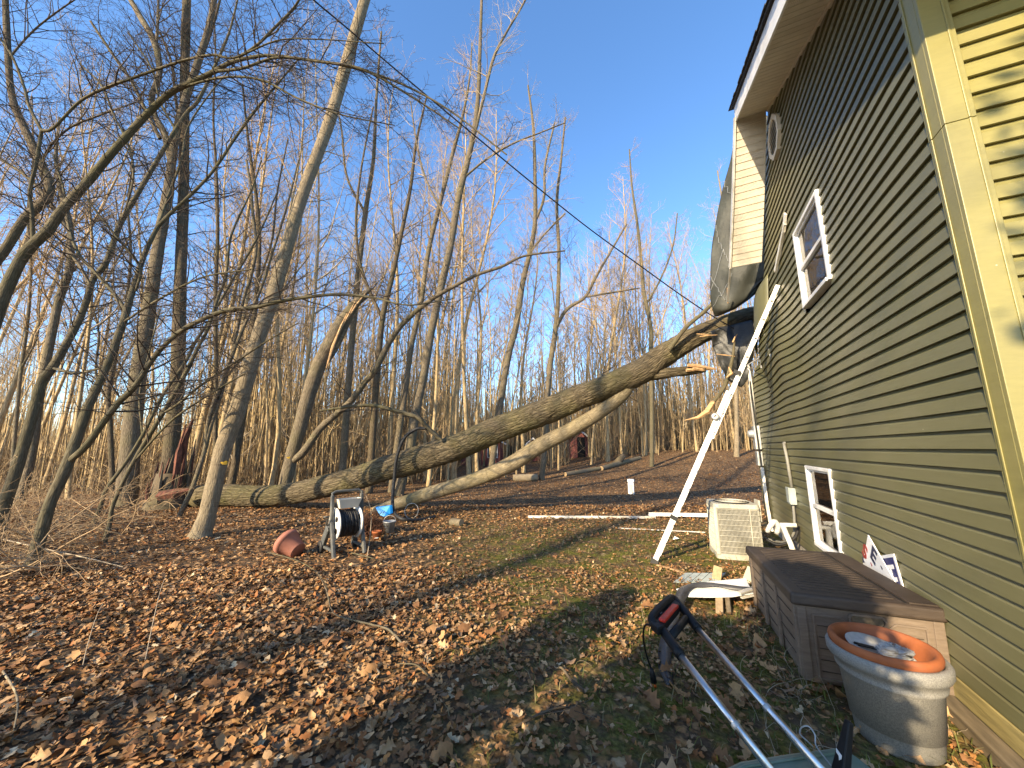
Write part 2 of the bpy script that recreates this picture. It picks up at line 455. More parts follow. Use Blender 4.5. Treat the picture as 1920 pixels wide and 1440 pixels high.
M['screen'] = plain('insect_screen', (.06, .06, .058), .8, var=.2, scale=30, bump=0)
M['curtain'] = plain('curtain', (.30, .28, .24), .9, var=.2, scale=6, stretch=(1, 8, .3), bump=.1)
def leaf_mat(name, trans=.0):
    m = N(name); a = m.n('VertexColor'); a.layer_name = 'tone'
    v = m.coord(); nz = m.noise(v, 40, 4)
    c = m.mix(.35, a.outputs['Color'], m.ramp(nz, [(.3, (.25, .25, .25)), (.7, (1, 1, 1))]), 'MULTIPLY')
    m.col(c); m.set(Roughness=.75); m.b.inputs['Specular IOR Level'].default_value = .25
    return m.m
M['leaf'] = leaf_mat('dry_leaf'); M['grass'] = leaf_mat('grass_blade')
def ground_mat():
    m = N('ground_litter'); v = m.coord()
    vo = m.n('TexVoronoi'); vo.inputs['Scale'].default_value = 13; vo.inputs['Randomness'].default_value = 1
    ds = m.n('VectorMath'); nzc = m.n('TexNoise'); nzc.inputs['Scale'].default_value = 18; m.l(v, nzc.inputs['Vector'])
    sc = m.n('VectorMath'); sc.operation = 'SCALE'; sc.inputs['Scale'].default_value = .09; m.l(nzc.outputs['Color'], sc.inputs[0])
    ds.operation = 'ADD'; m.l(v, ds.inputs[0]); m.l(sc.outputs[0], ds.inputs[1]); m.l(ds.outputs[0], vo.inputs['Vector'])
    sep = m.n('SeparateColor'); m.l(vo.outputs['Color'], sep.inputs[0])
    leafc = m.ramp(sep.outputs[0], [(0, (.06, .034, .016)), (.35, (.17, .088, .038)), (.7, (.29, .16, .07)), (.92, (.38, .23, .11)), (1, (.46, .32, .18))])
    fine = m.noise(v, 45, 5)
    soil = m.ramp(fine, [(.3, (.05, .034, .021)), (.7, (.13, .088, .052))])
    c = m.mix(m.ramp(vo.outputs['Distance'], [(.30, (1, 1, 1)), (.55, (0, 0, 0))]), soil, leafc)
    big = m.noise(v, .55, 6, .65)
    mo = m.noise(v, 3.2, 6, .7)
    mossc = m.ramp(fine, [(.3, (.045, .045, .010)), (.55, (.12, .118, .020)), (.8, (.22, .18, .07))])
    att = m.n('VertexColor'); att.layer_name = 'tone'
    sepm = m.n('SeparateColor'); m.l(att.outputs['Color'], sepm.inputs[0])
    mul = m.n('Math'); mul.operation = 'MULTIPLY'; m.l(m.ramp(mo, [(.42, (0, 0, 0)), (.6, (1, 1, 1))]), mul.inputs[0]); m.l(sepm.outputs[0], mul.inputs[1])
    c = m.mix(mul.outputs[0], c, mossc)
    c = m.mix(sepm.outputs[1], c, m.ramp(big, [(.3, (.10, .095, .03)), (.7, (.17, .14, .06))]))
    m.col(c); m.set(Roughness=.95); m.b.inputs['Specular IOR Level'].default_value = .1
    m.bump(vo.outputs['Distance'], .5, .03)
    return m.m
M['ground'] = ground_mat()

# ------------------------------------------------------------------ ground
def moss_mask(x, y):
    R, F = RF(x, y)
    m = sst(R + .22 * F, -.6, 1.6) * sst(-F, -11, -6)
    return np.clip(m, 0, 1)
def build_ground():
    Fs = np.concatenate([np.linspace(-45, 0, 16)[:-1], np.linspace(0, 14, 71)[:-1], np.linspace(14, 60, 60)[:-1], np.geomspace(60, 900, 20)])
    Rs = np.concatenate([-np.geomspace(900, 24, 20), np.linspace(-22, 22, 111), np.geomspace(24, 900, 20)])
    Rg, Fg = np.meshgrid(Rs, Fs)
    X, Y = XY(Rg, Fg)
    Z = terrain(X, Y)
    V = np.stack([X, Y, Z], -1).reshape(-1, 3)
    r, c = X.shape
    i, j = np.meshgrid(np.arange(r - 1), np.arange(c - 1), indexing='ij')
    Fc = np.stack([i * c + j, i * c + j + 1, (i + 1) * c + j + 1, (i + 1) * c + j], -1).reshape(-1, 4)
    field = sst(Fg, 28, 45) * sst(-Rg / np.maximum(Fg, 1), .45, .7)
    col = np.stack([moss_mask(X, Y), field, np.zeros_like(X)], -1).reshape(-1, 3)
    me = mesh_from('ground', V, [Fc], M['ground'], True, None, col)
    o = link('ground', me); tag(o, 'leaf covered back yard sloping up to the woods', None, kind='structure')
    return o
GROUND = build_ground()

# ------------------------------------------------------------------ house
XW = 1.48
PEAK_Y, PEAK_Z = 5.84, 6.58
SL = .45
CORN_Y = 2.67
FAR_Y = 9.95
EXPO = .1088
house = thing('house', (XW, CORN_Y, 0), 'olive vinyl sided house with its far gable roof crushed by the fallen tree', 'house')
def top_z(y):
    if y <= PEAK_Y: return PEAK_Z - SL * (PEAK_Y - y)
    pts = [(PEAK_Y, PEAK_Z), (7.1, 4.95), (7.75, 3.95), (8.5, 3.55), (9.2, 3.3), (FAR_Y, 2.95), (30, 2.95)]
    for (a, za), (b, zb) in zip(pts, pts[1:]):
        if y <= b: return za + (zb - za) * (y - a) / (b - a)
def y_range(z):
    lo = CORN_Y + .10
    if z > top_z(lo): lo = PEAK_Y - (PEAK_Z - z) / SL
    ys = np.linspace(PEAK_Y, FAR_Y, 300); zs = np.array([top_z(y) for y in ys])
    hi = ys[np.where(zs >= z)[0].max()] if (zs >= z).any() else PEAK_Y
    return lo, hi
def bulge(y, z):
    d = .17 * math.exp(-((y - 7.55) / .55) ** 2 - ((z - 3.35) / .55) ** 2)
    d += -.12 * math.exp(-((y - 8.5) / .5) ** 2 - ((z - 3.0) / .7) ** 2)
    d += .07 * math.exp(-((y - 6.6) / .45) ** 2 - ((z - 3.05) / .5) ** 2)
    dz = .07 * math.sin((y - 6.2) * 3.4) * math.exp(-((y - 7.5) / 1.0) ** 2 - ((z - 3.35) / .75) ** 2)
    d += .004 * math.sin(y * 2.3 + z * 1.7)
    return d, dz
WINS = [(4.50, 5.42, 3.33, 4.34), (5.33, 6.26, .42, 1.42)]
wall = obj('gable_wall', MB().box(XW + .09, XW + .19, CORN_Y + .02, 7.0, .1, 4.9).box(XW + .09, XW + .19, 7.0, FAR_Y, .1, 3.0)
           .prism([(XW + .09, CORN_Y + .02, 4.9), (XW + .09, 7.0, 4.9), (XW + .09, PEAK_Y, PEAK_Z - .06), (XW + .09, CORN_Y + .02, top_z(CORN_Y + .02) - .05)], (.1, 0, 0)),
           M['black_matte'], house)
LAP = [(1.03, .001), (.96, .003), (.86, .0055), (.76, .011), (.69, .0165), (.0, .026), (-.015, .020), (.02, -.004)]
def plank(y0b, y1b, y0t, y1t, zb, zt, parent, seg, mat, xoff=0.0):
    m = MB(); G = []
    for k in range(seg + 1):
        t = k / seg
        yb, yt = y0b + (y1b - y0b) * t, y0t + (y1t - y0t) * t
        db, zzb = bulge(yb, zb); dt, zzt = bulge(yt, zt)
        row = []
        for fz, xo in LAP:
            row.append((XW - xo - (db + (dt - db) * fz) - (xoff if 0 <= fz < 1 else 0), yb + (yt - yb) * fz, zb + zzb + (zt + zzt - zb - zzb) * fz))
        G.append(row)
    m.grid(G)
    return obj('siding_plank', m, mat, parent)
z0 = CAM_H - .005 - 13 * EXPO
nrow = 0
rngp = random.Random(5)
for k in range(0, 60):
    zb = z0 + k * EXPO; zt = zb + EXPO
    if zb > PEAK_Z - .05: break
    ya, yb_ = y_range(zb)[0], y_range(zb)[1]
    ta, tb_ = y_range(min(zt, PEAK_Z - .01))
    if zt > 4.9: tb_ = min(tb_, yb_)
    pieces = [(ya, yb_, ta, tb_)]
    for (w0, w1, wz0, wz1) in WINS:
        if zt > wz0 + .03 and zb < wz1 - .03:
            new = []
            for (a, b, c, d) in pieces:
                if a < w0 and b > w1:
                    new += [(a, w0 + .02, c, w0 + .02), (w1 - .02, b, w1 - .02, d)]
                else: new.append((a, b, c, d))
            pieces = new
    out = []
    for (a, b, c, d) in pieces:          # lap joints at random places
        if b - a > 3.2 and rngp.random() < .75:
            j = a + (b - a) * rngp.uniform(.12, .6)
            out += [(a, j, c, j, .0012), (j - .02, b, j - .02, d, 0)]
        else: out.append((a, b, c, d, 0))
    for (a, b, c, d, xo) in out:
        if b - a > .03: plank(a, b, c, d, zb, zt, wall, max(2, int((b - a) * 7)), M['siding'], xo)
# front wall facing the camera side
fw = obj('front_wall', MB().box(XW + .19, 9.0, CORN_Y + .09, CORN_Y + .2, .1, 4.85), M['black_matte'], house)
for k in range(48):
    zb = z0 + k * EXPO; zt = zb + EXPO
    if zb > 5.0: break
    yo = CORN_Y + .02
    cuts = [XW + .10, rngp.uniform(2.3, 4.4), 6.5]
    for a, b in zip(cuts, cuts[1:]):
        G = [[(x, yo - o, zb + EXPO * f_) for f_, o in LAP] for x in (b + .01, (a + b) / 2, a)]
        obj('siding_plank', MB().grid(G), M['siding_sunlit'], fw)
# corner post (two lengths with a seam) with the raised beads
for (za, zb) in ((.2, 3.44), (3.444, 5.08)):
    m = MB()
    m.box(XW - .028, XW + .10, CORN_Y - .028, CORN_Y + .0, za, zb)
    m.box(XW - .028, XW + .0, CORN_Y + .0005, CORN_Y + .125, za, zb)
    m.box(XW - .034, XW - .028, CORN_Y + .085, CORN_Y + .10, za, zb)
    m.box(XW + .066, XW + .078, CORN_Y - .034, CORN_Y - .028, za, zb)
    obj('corner_post', m, M['siding_sunlit'], house, bevel=.003)
obj('far_wall', MB().box(XW + .19, 9.0, FAR_Y - .12, FAR_Y, .0, 3.0), M['siding'], house)
obj('rear_wall', MB().box(8.9, 9.0, CORN_Y + .2, FAR_Y - .12, .0, 4.8), M['siding'], house)
obj('foundation', MB().box(XW + .012, XW + .2, CORN_Y + .01, FAR_Y - .01, -.2, z0 + .06).box(XW + .2, 9, CORN_Y + .01, CORN_Y + .2, -.2, z0 + .06), M['concrete'], house)
sk = obj('skirt_board', MB().box(XW - .032, XW + .011, CORN_Y - .02, 4.9, .085, z0 - .012), M['timber'], house, bevel=.006)
# near roof slope
EAVE_Y = 1.45  # unseen overhang, lengthened so it shades the top of the front wall
OX = 1.05
def rake(y, dz=0.0): return PEAK_Z - SL * (PEAK_Y - y) + dz
roof = obj('roof', MB().prism([(OX - .03, EAVE_Y, rake(EAVE_Y, .22)), (OX - .03, PEAK_Y, rake(PEAK_Y, .22)), (OX - .03, PEAK_Y, rake(PEAK_Y, .255)), (OX - .03, EAVE_Y, rake(EAVE_Y, .255))], (8.4, 0, 0)), M['shingle'], house)
rg = random.Random(3)
for k in range(46):   # exposed shingle ends along the rake
    y = EAVE_Y + k * .098; yy = y + .13
    a = rg.uniform(.0, .012)
    obj('shingle', MB().prism([(OX - .045 - a, y, rake(y, .258)), (OX - .045 - a, yy, rake(yy, .262)), (OX - .045 - a, yy, rake(yy, .270)), (OX - .045 - a, y, rake(y, .274))], (.36, 0, 0)), M['shingle'], roof)
obj('roof_deck', MB().prism([(OX + .03, EAVE_Y, rake(EAVE_Y, .03)), (OX + .03, PEAK_Y, rake(PEAK_Y, .03)), (OX + .03, PEAK_Y, rake(PEAK_Y, .215)), (OX + .03, EAVE_Y, rake(EAVE_Y, .215))], (8.3, 0, 0)), M['timber_old'], house)
obj('fascia', MB().prism([(OX, EAVE_Y, rake(EAVE_Y, -.03)), (OX, PEAK_Y - .02, rake(PEAK_Y - .02, -.03)), (OX, PEAK_Y - .02, rake(PEAK_Y, .2)), (OX, EAVE_Y, rake(EAVE_Y, .2))], (.022, 0, 0)), M['white'], house)
obj('soffit_channel', MB().prism([(XW - .035, CORN_Y - 1.0, rake(CORN_Y - 1.0, -.035)), (XW - .035, PEAK_Y - .03, rake(PEAK_Y - .03, -.035)), (XW - .035, PEAK_Y - .03, rake(PEAK_Y - .03, .0)), (XW - .035, CORN_Y - 1.0, rake(CORN_Y - 1.0, .0))], (.03, 0, 0)), M['vinyl_cream'], house)
sof = obj('soffit', MB().prism([(OX + .023, EAVE_Y + .02, rake(EAVE_Y, .015)), (OX + .023, PEAK_Y, rake(PEAK_Y, .006)), (OX + .023, PEAK_Y, rake(PEAK_Y, .025)), (OX + .023, EAVE_Y + .02, rake(EAVE_Y, .029))], (.42, 0, 0)), M['vinyl_cream'], house)
n = 49; pl = (PEAK_Y - EAVE_Y) / n
for k in range(n):
    ya = EAVE_Y + .01 + k * pl; yb = ya + pl - .006
    obj('soffit_panel', MB().prism([(OX + .023, ya, rake(ya, -.006)), (OX + .023, yb, rake(yb, -.006)), (OX + .023, yb, rake(yb, .012)), (OX + .023, ya, rake(ya, .012))], (.40, 0, 0)), M['vinyl_perf' if k % 4 == 1 else 'vinyl_cream'], sof)
# front eave overhang soffit
obj('eave_soffit', MB().box(XW + .02, 9.0, EAVE_Y + .03, CORN_Y - .03, rake(EAVE_Y, -.04), rake(EAVE_Y, -.02)), M['vinyl_cream'], house)
obj('eave_fascia', MB().box(OX + .023, 9.3, EAVE_Y - .0, EAVE_Y + .022, rake(EAVE_Y, -.05), rake(EAVE_Y, .21)), M['white'], house)
# torn far rake: bent steeply down
oT, oB = np.array((OX, PEAK_Y - .05, PEAK_Z + .02)), np.array((.955, 7.17, 4.80))
iT, iB = np.array((XW - .035, PEAK_Y - .04, PEAK_Z + .02)), np.array((1.405, 7.06, 4.76))
nv = np.cross(iT - oT, oB - oT); nv /= np.linalg.norm(nv)
if nv[2] > 0: nv = -nv
def strip(t, s, d=0):
    a = oT + (oB - oT) * t; b = iT + (iB - iT) * t
    bow = .05 * math.sin(t * math.pi)
    return a + (b - a) * s + nv * (d + bow) * 1.0
torn = obj('torn_soffit', MB().grid([[strip(t, s, -.02) for s in (0, 1)] for t in np.linspace(0, 1, 12)]), M['vinyl_cream'], house, solid=.02)
n = 21
for k in range(n):
    ta, tb_ = k / n + .002, (k + 1) / n - .005
    m = MB().hexa([strip(ta, .03, 0), strip(ta, 1, 0), strip(tb_, 1, 0), strip(tb_, .03, 0), strip(ta, .03, -.012), strip(ta, 1, -.012), strip(tb_, 1, -.012), strip(tb_, .03, -.012)])
    obj('soffit_panel', m, M['vinyl_perf' if k % 4 == 1 else 'vinyl_cream'], torn)
m = MB()
ex = (oB - oT) / np.linalg.norm(oB - oT)
for a, b in zip(np.linspace(0, 1, 8)[:-1], np.linspace(0, 1, 8)[1:]):
    m.bar(strip(a, 0, -.04), strip(b, 0, -.04), .02, .13, up=nv)
obj('torn_fascia', m, M['white_dirty'], house)
obj('dangling_trim', MB().bar(strip(1, 0, .01), gx(1364, 566, .94), .03, .02), M['white_dirty'], house)
obj('splintered_batten', MB().bar(gx(1364, 540, .95), gx(1364.5, 568, .955), .022, .022), M['wood_raw'], house)
# broken roof deck under the tarp (steep, dark)
bd = MB().hexa([(1.5, PEAK_Y + .05, PEAK_Z - .02), (8.5, PEAK_Y + .05, PEAK_Z), (8.5, 9.9, 4.6), (1.5, 7.5, 4.5), (1.5, PEAK_Y + .05, PEAK_Z + .2), (8.5, PEAK_Y + .05, PEAK_Z + .2), (8.5, 9.9, 4.8), (1.5, 7.5, 4.7)])
obj('broken_roof', bd, M['black_matte'], house)
obj('interior_blackness', MB().box(XW + .5, XW + .6, 7.1, 9.8, .5, 4.7), M['black_matte'], house)  # black panel standing in for the darkness inside the torn house
# gable vent, eight sided louvre
vc = np.array((XW - .03, 5.60, 5.93)); rad = .29
def octo(r, x): return [np.array((x, vc[1] + r * math.cos(math.pi / 8 + i * math.pi / 4), vc[2] + r * 1.05 * math.sin(math.pi / 8 + i * math.pi / 4))) for i in range(8)]
vent = obj('gable_vent', MB().prism(octo(rad * .8, XW - .018), (.016, 0, 0)), M['black'], house)
m = MB()
A, B = octo(rad, XW - .062), octo(rad * .78, XW - .062)
for i in range(8):
    j = (i + 1) % 8
    m.hexa([A[i] + (.06, 0, 0), A[j] + (.06, 0, 0), B[j] + (.06, 0, 0), B[i] + (.06, 0, 0), A[i], A[j], B[j], B[i]])
obj('vent_frame', m, M['vinyl_cream'], vent)
for k in range(7):
    z = vc[2] - .195 + k * .065
    w = min(.215, .29 - abs(z - vc[2]) * .65)
    obj('slat', MB().hexa([(XW - .058, vc[1] - w, z - .03), (XW - .03, vc[1] - w, z + .02), (XW - .03, vc[1] + w, z + .02), (XW - .058, vc[1] + w, z - .03),
        (XW - .058, vc[1] - w, z - .022), (XW - .03, vc[1] - w, z + .028), (XW - .03, vc[1] + w, z + .028), (XW - .058, vc[1] + w, z - .022)]), M['vinyl_cream'], vent)
# windows
def window(w, grid):
    y0, y1, za, zb = w
    f = MB(); t = .042; xf, xb = XW - .045, XW + .03
    f.box(xf, xb, y0, y0 + t, za, zb).box(xf, xb, y1 - t, y1, za, zb).box(xf, xb, y0 + t, y1 - t, zb - t, zb).box(xf - .012, xb, y0 + t, y1 - t, za, za + t)
    o = obj('window', f, M['white'], house, bevel=.004)
    f = MB(); a, b = y0 + t, y1 - t; c, d = za + t, zb - t; s = .026; x0, x1 = XW - .018, XW + .02
    mid = (c + d) / 2
    f.box(x0, x1, a, a + s, c, d).box(x0, x1, b - s, b, c, d).box(x0, x1, a + s, b - s, d - s, d).box(x0, x1, a + s, b - s, c, c + s).box(x0 - .012, x1, a + s, b - s, mid - .022, mid + .022)
    obj('sash', f, M['white'], o, bevel=.002)
    obj('pane', MB().box(XW + .0, XW + .004, a + s, b - s, c + s, d - s), M['glass'], o)
    if grid:
        g = MB()
        for k in (1, 2): g.box(XW + .008, XW + .016, a + (b - a) * k / 3 - .008, a + (b - a) * k / 3 + .008, c + s, d - s)
        for z in ((c + mid) / 2, (d + mid) / 2): g.box(XW + .009, XW + .015, a + s, b - s, z - .008, z + .008)
        obj('muntin', g, M['white_dirty'], o)
    G = [[(XW + .055 + .012 * math.sin(q * 2.1), a + .02 + (b - a - .04) * q / 40, z) for q in range(41 if grid else 41)] for z in (c, (mid if grid else d))]
    obj('curtain', MB().grid(G), M['curtain'], o, smooth=True)  # upper window's full curtain stands in for the pale soffit reflection
    return o
w_up = window(WINS[0], False); w_lo = window(WINS[1], True)
# broken j-channel left of the upper window
obj('loose_trim', MB().bar((XW - .05, 5.62, 4.62), (XW - .06, 6.35, 4.27), .06, .03, up=(1, 0, 0)).bar((XW - .05, 5.55, 4.72), (XW - .05, 5.72, 4.56), .09, .02, up=(1, 0, 0)), M['white_dirty'], house)
# flap of torn siding beside the trunk
G = [[(XW - .03 - .16 * math.sin(v * 2.6) - .05 * u, 6.95 + .75 * v + .1 * u, 4.5 - .75 * u - .45 * v) for u in np.linspace(0, 1, 8)] for v in np.linspace(0, 1, 10)]
obj('torn_siding', MB().grid(G), M['siding'], house, smooth=True, solid=.004)
# electrics on the far corner
def on_wall(px, py, x=XW - .06): return gx(px, py, x)
me_ = MB()
ym = 9.45
me_.box(XW - .13, XW - .02, ym - .14, ym + .14, 1.62, 2.12).box(XW - .12, XW - .02, ym - .12, ym + .12, 1.28, 1.58)
em = obj('meter_box', me_, M['galv'], house, bevel=.01)
obj('meter_dome', MB().lathe([(.085, 0), (.085, .06), (.06, .10), (.001, .115)], (XW - .13, ym, 1.95), 18, (-1, 0, 0)), M['galv'], em, smooth=True)
obj('conduit', MB().tube([(XW - .07, ym, 2.12), (XW - .07, ym, 3.0), (XW - .09, ym - .02, 3.55), (XW - .14, ym - .05, 3.95)], .032, 10).tube([(XW - .06, ym + .2, 2.1), (XW - .06, ym + .2, 3.8)], .03, 8), M['white_dirty'], house, smooth=True)
obj('service_cable', MB().tube([(XW - .05, ym + .1, 3.6), (XW - .1, ym - .1, 2.8), (XW - .09, ym - .18, 1.9), (XW - .08, ym - .2, 1.2), (XW - .1, ym - .3, .6), (XW - .1, ym - .34, .1)], .014, 6), M['black'], house, smooth=True)
obj('downspout', MB().bar((XW - .08, 9.2, 1.25), (XW - .09, 9.05, .55), .07, .05, up=(1, 0, 0)).bar((XW - .09, 9.05, .55), (XW - .07, 9.0, .05), .07, .05, up=(1, 0, 0)), M['white_dirty'], house)
# disconnect box and conduit beside the air conditioner
dp = on_wall(1485, 930); 
dy, dz = float(dp[1]), float(dp[2])
db = obj('disconnect_box', MB().box(XW - .105, XW - .02, dy - .075, dy + .075, dz - .12, dz + .12), M['grey_paint'], house, bevel=.006)
obj('box_cover', MB().box(XW - .115, XW - .1055, dy - .085, dy + .085, dz - .10, dz + .13), M['grey_paint'], db, bevel=.003)
obj('conduit', MB().tube([(XW - .05, dy, dz + .12), (XW - .05, dy + .06, dz + .55), (XW - .05, dy + .14, dz + .78), (XW - .045, dy + .18, dz + .80), (XW - .02, dy + .16, dz + .8)], .022, 8), M['conduit'], house, smooth=True)
obj('flexible_conduit', MB().tube(catmull([(XW - .06, dy, dz - .12), (XW - .07, dy - .01, dz - .35), (XW - .1, dy - .0, dz - .55), (XW - .2, dy + .1, dz - .70), (XW - .42, dy + .25, dz - .70), (XW - .6, dy + .4, dz - .62)], 24), .019, 8), M['conduit'], house, smooth=True)

# ------------------------------------------------------------------ traced foreground trees
def path3(pts, F0, F1=None, n=None, base=False):
    """pixel polyline (x, y, width) at forward distance F0..F1 -> smooth 3-D points and radii"""
    F1 = F0 if F1 is None else F1
    k = len(pts); Q = []
    for i, (px, py, w) in enumerate(pts):
        F = F0 + (F1 - F0) * i / max(1, k - 1)
        P = gF(px, py, F)
        dep = F * CP + (P[2] - CAM_H) * SP
        a, b = pts[max(0, i - 1)], pts[min(k - 1, i + 1)]
        ln = math.hypot(b[0] - a[0], b[1] - a[1]) or 1
        off_ax = ((px - 960) * (b[1] - a[1]) - (py - 720) * (b[0] - a[0])) / ln / FPX   # wide lens stretch across the limb
        Q.append((*P, .74 * w / 2 / FPX * dep / math.sqrt(1 + off_ax ** 2)))
    C = catmull(Q, n or max(10, (k - 1) * 5))
    P, R = C[:, :3], np.maximum(C[:, 3], .002)
    if base:
        zg = T(P[0, 0], P[0, 1])
        P[:, 2] += 0
        if P[0, 2] > zg - .05:          # carry the trunk down into the ground
            d = P[0] - P[1]; d = d / np.linalg.norm(d)
            if d[2] > -.3: d = np.array([d[0], d[1], -1.0]); d /= np.linalg.norm(d)
            q = P[0] + d * ((P[0, 2] - zg + .12) / -d[2])
            P = np.vstack([q, P]); R = np.concatenate([[R[0] * 1.12], R])
    return P, R
def tree(name, label, bark, trunk, limbs=(), F=8, F1=None, seed=0, nsp=16, L=1.5, twig='twig_dark', group=None, t0=.25, extra=None, flare=1.0, flat=.55, sides=14, lev=2, sub=(7, 4)):
    rng = np.random.default_rng(seed)
    P, R = path3(trunk, F, F1, base=True)
    if flare > 1:
        h = P[:, 2] - P[0, 2]; R = R * (1 + (flare - 1) * np.exp(-h / .22))
    t = thing(name, (P[0, 0], P[0, 1], T(P[0, 0], P[0, 1])), label, 'tree', group)
    off = ROOT[t.name]
    mod_R = R * (1 + .03 * np.sin(np.arange(len(R)) * 1.7 + seed))
    tb = Tubes(); tb.add(P, mod_R, sides); link('trunk', tb.mesh('trunk', M[bark], off), t)
    ctb = Tubes()
    spray(ctb, rng, P, R, int(nsp * 1.9), L, lev, t0=t0, flat=flat, sub=sub)
    known = [(px, py, F + ((F1 or F) - F) * i / max(1, len(trunk) - 1)) for i, (px, py, w) in enumerate(trunk)]
    def nearest_F(px, py):
        best = (1e9, F)
        for (ax, ay, fa), (bx, by, fb) in zip(known, known[1:]):
            L2_ = (bx - ax) ** 2 + (by - ay) ** 2 or 1
            q = min(1, max(0, ((px - ax) * (bx - ax) + (py - ay) * (by - ay)) / L2_))
            dd = math.hypot(ax + q * (bx - ax) - px, ay + q * (by - ay) - py)
            if dd < best[0]: best = (dd, fa + (fb - fa) * q)
        return best[1]
    for lm in limbs:
        Fs = nearest_F(lm[0][0][0], lm[0][0][1]); lm = (lm[0], Fs, lm[2] + (Fs - lm[1]) * .5, *lm[3:])
        LP, LR = path3(lm[0], lm[1], lm[2])
        known += [(px, py, lm[1] + (lm[2] - lm[1]) * i / max(1, len(lm[0]) - 1)) for i, (px, py, w) in enumerate(lm[0])]
        tb = Tubes(); tb.add(LP, LR, 9); link('limb', tb.mesh('limb', M[bark], off), t)
        spray(ctb, rng, LP, LR, int(1.7 * (lm[3] if len(lm) > 3 else 14)), lm[4] if len(lm) > 4 else L, lev, t0=.12, flat=flat, sub=sub)
    link('crown', ctb.mesh('crown', M[twig], off, False), t)
    return t
def paint_mark(t, P, r, d):
    """sprayed patch hugging a trunk at P, facing d"""
    rng = random.Random(2); d = np.array(d) / np.linalg.norm(d); s = np.cross(d, UP); s /= np.linalg.norm(s)
    pts = []
    for i in range(14):
        a = 2 * math.pi * i / 14; q = r * rng.uniform(.55, 1.1)
        pts.append((q * math.cos(a) * .9, q * math.sin(a) * .7))
    V = [P + s * x + UP * y - d * (x * x) * 2.2 for x, y in pts]
    obj('paint_mark', MB().prism(V, d * -.03), M['paint_yellow'], t)

t1 = tree('leaning_tree', 'tall pale leaning trunk with a yellow paint mark, nearest to the hose reel', 'bark_pale',
    [(376, 1004, 54), (390, 960, 46), (417, 847, 45), (447, 763, 45), (483, 637, 41), (510, 560, 39), (535, 475, 36), (556, 400, 34), (578, 335, 33), (622, 215, 32), (656, 95, 31), (688, -15, 29), (722, -140, 26), (760, -300, 20)],
    [([(700, -40, 16), (640, -150, 12), (600, -260, 8)], 7.4, 7.0), ([(716, -120, 16), (800, -230, 12), (860, -300, 8)], 7.4, 7.4)], F=7.25, F1=7.6, seed=1, nsp=10, L=1.6, t0=.55, flare=1.25, sides=20, twig='twig_tan')
P_, R_ = path3([(417, 847, 45), (447, 763, 45)], 7.3)
pm = gF(421, 868, 7.02); paint_mark(t1, pm, .065, (gF(421, 868, 6) - pm))
tree('dark_trunk_tree', 'straight dark barked trunk rising right behind the red splintered stump', 'bark_brown',
    [(312, 930, 52), (322, 830, 44), (332, 720, 39), (336, 600, 37), (339, 500, 32), (343, 400, 30), (345, 300, 28), (346, 180, 26), (348, 70, 25), (352, -60, 22), (356, -200, 16)],
    [([(346, 205, 10), (362, 160, 10), (385, 90, 9), (402, 40, 8), (420, -30, 6)], 11.2, 11.0), ([(344, 260, 9), (330, 190, 8), (322, 120, 7), (300, 60, 5)], 11.2, 11.4)], F=11.2, seed=2, nsp=22, L=1.9, t0=.45, sides=18)
tree('grey_oak', 'thick straight grey trunk left of the dark trunk with a pair of forking upper limbs', 'bark_grey',
    [(236, 945, 62), (245, 840, 56), (254, 740, 50), (272, 625, 42), (284, 550, 38), (295, 475, 35), (308, 400, 32), (318, 340, 28), (324, 290, 24), (338, 215, 22), (366, 130, 20), (390, 55, 18), (405, -20, 15), (420, -140, 10)],
    [([(320, 300, 18), (308, 250, 18), (290, 218, 18), (285, 180, 17), (299, 135, 17), (290, 80, 17), (262, 30, 15), (240, -10, 12), (215, -70, 8)], 10.6, 10.4),
     ([(300, 260, 10), (270, 200, 9), (245, 150, 8), (210, 100, 7), (170, 40, 6)], 10.6, 9.6), ([(292, 100, 9), (296, 40, 8), (298, -40, 6)], 10.4, 10.4)], F=10.8, seed=3, nsp=14, L=1.8, t0=.45, sides=18, flare=1.15)
tree('arching_tree', 'dark leaning trunk at the left edge whose long limb arches right over the whole woods', 'bark_smooth',
    [(-150, 1080, 60), (-90, 860, 56), (-40, 690, 50), (0, 572, 42), (42, 482, 36), (90, 432, 33), (118, 392, 30), (165, 340, 28), (205, 292, 26), (245, 247, 24), (282, 208, 22), (320, 174, 20), (360, 154, 18), (400, 135, 16), (436, 116, 13), (500, 104, 9), (560, 110, 8), (640, 122, 7), (740, 152, 6), (840, 205, 5), (950, 290, 4)],
    [([(405, 134, 10), (455, 128, 9), (520, 108, 8), (600, 116, 8), (680, 130, 7), (770, 180, 6), (860, 240, 4)], 4.9, 4.5, 22, 1.1),
     ([(440, 112, 10), (480, 86, 9), (512, 55, 9), (548, 18, 8), (564, -8, 7), (580, -60, 5)], 4.9, 4.5, 14, .9),
     ([(345, 162, 8), (420, 145, 7), (490, 150, 6), (560, 185, 5), (640, 215, 4), (740, 235, 3)], 4.9, 4.4, 20, 1.0),
     ([(62, 465, 14), (60, 400, 13), (56, 360, 13), (68, 305, 12), (78, 245, 12)], 5.3, 5.1, 6),
     ([(78, 245, 12), (100, 240, 10), (150, 190, 10), (200, 164, 10), (250, 146, 9), (300, 128, 9), (350, 112, 8), (400, 103, 8), (440, 108, 7), (520, 76, 5), (600, 74, 4), (720, 82, 3)], 5.1, 4.3, 26, 1.0),
     ([(78, 245, 10), (55, 200, 9), (46, 165, 8), (25, 110, 7), (0, 72, 6), (-40, 30, 4)], 5.1, 5.0, 12)], F=6.0, F1=4.7, seed=4, nsp=16, L=1.1, t0=.3, sides=18, flat=.7)
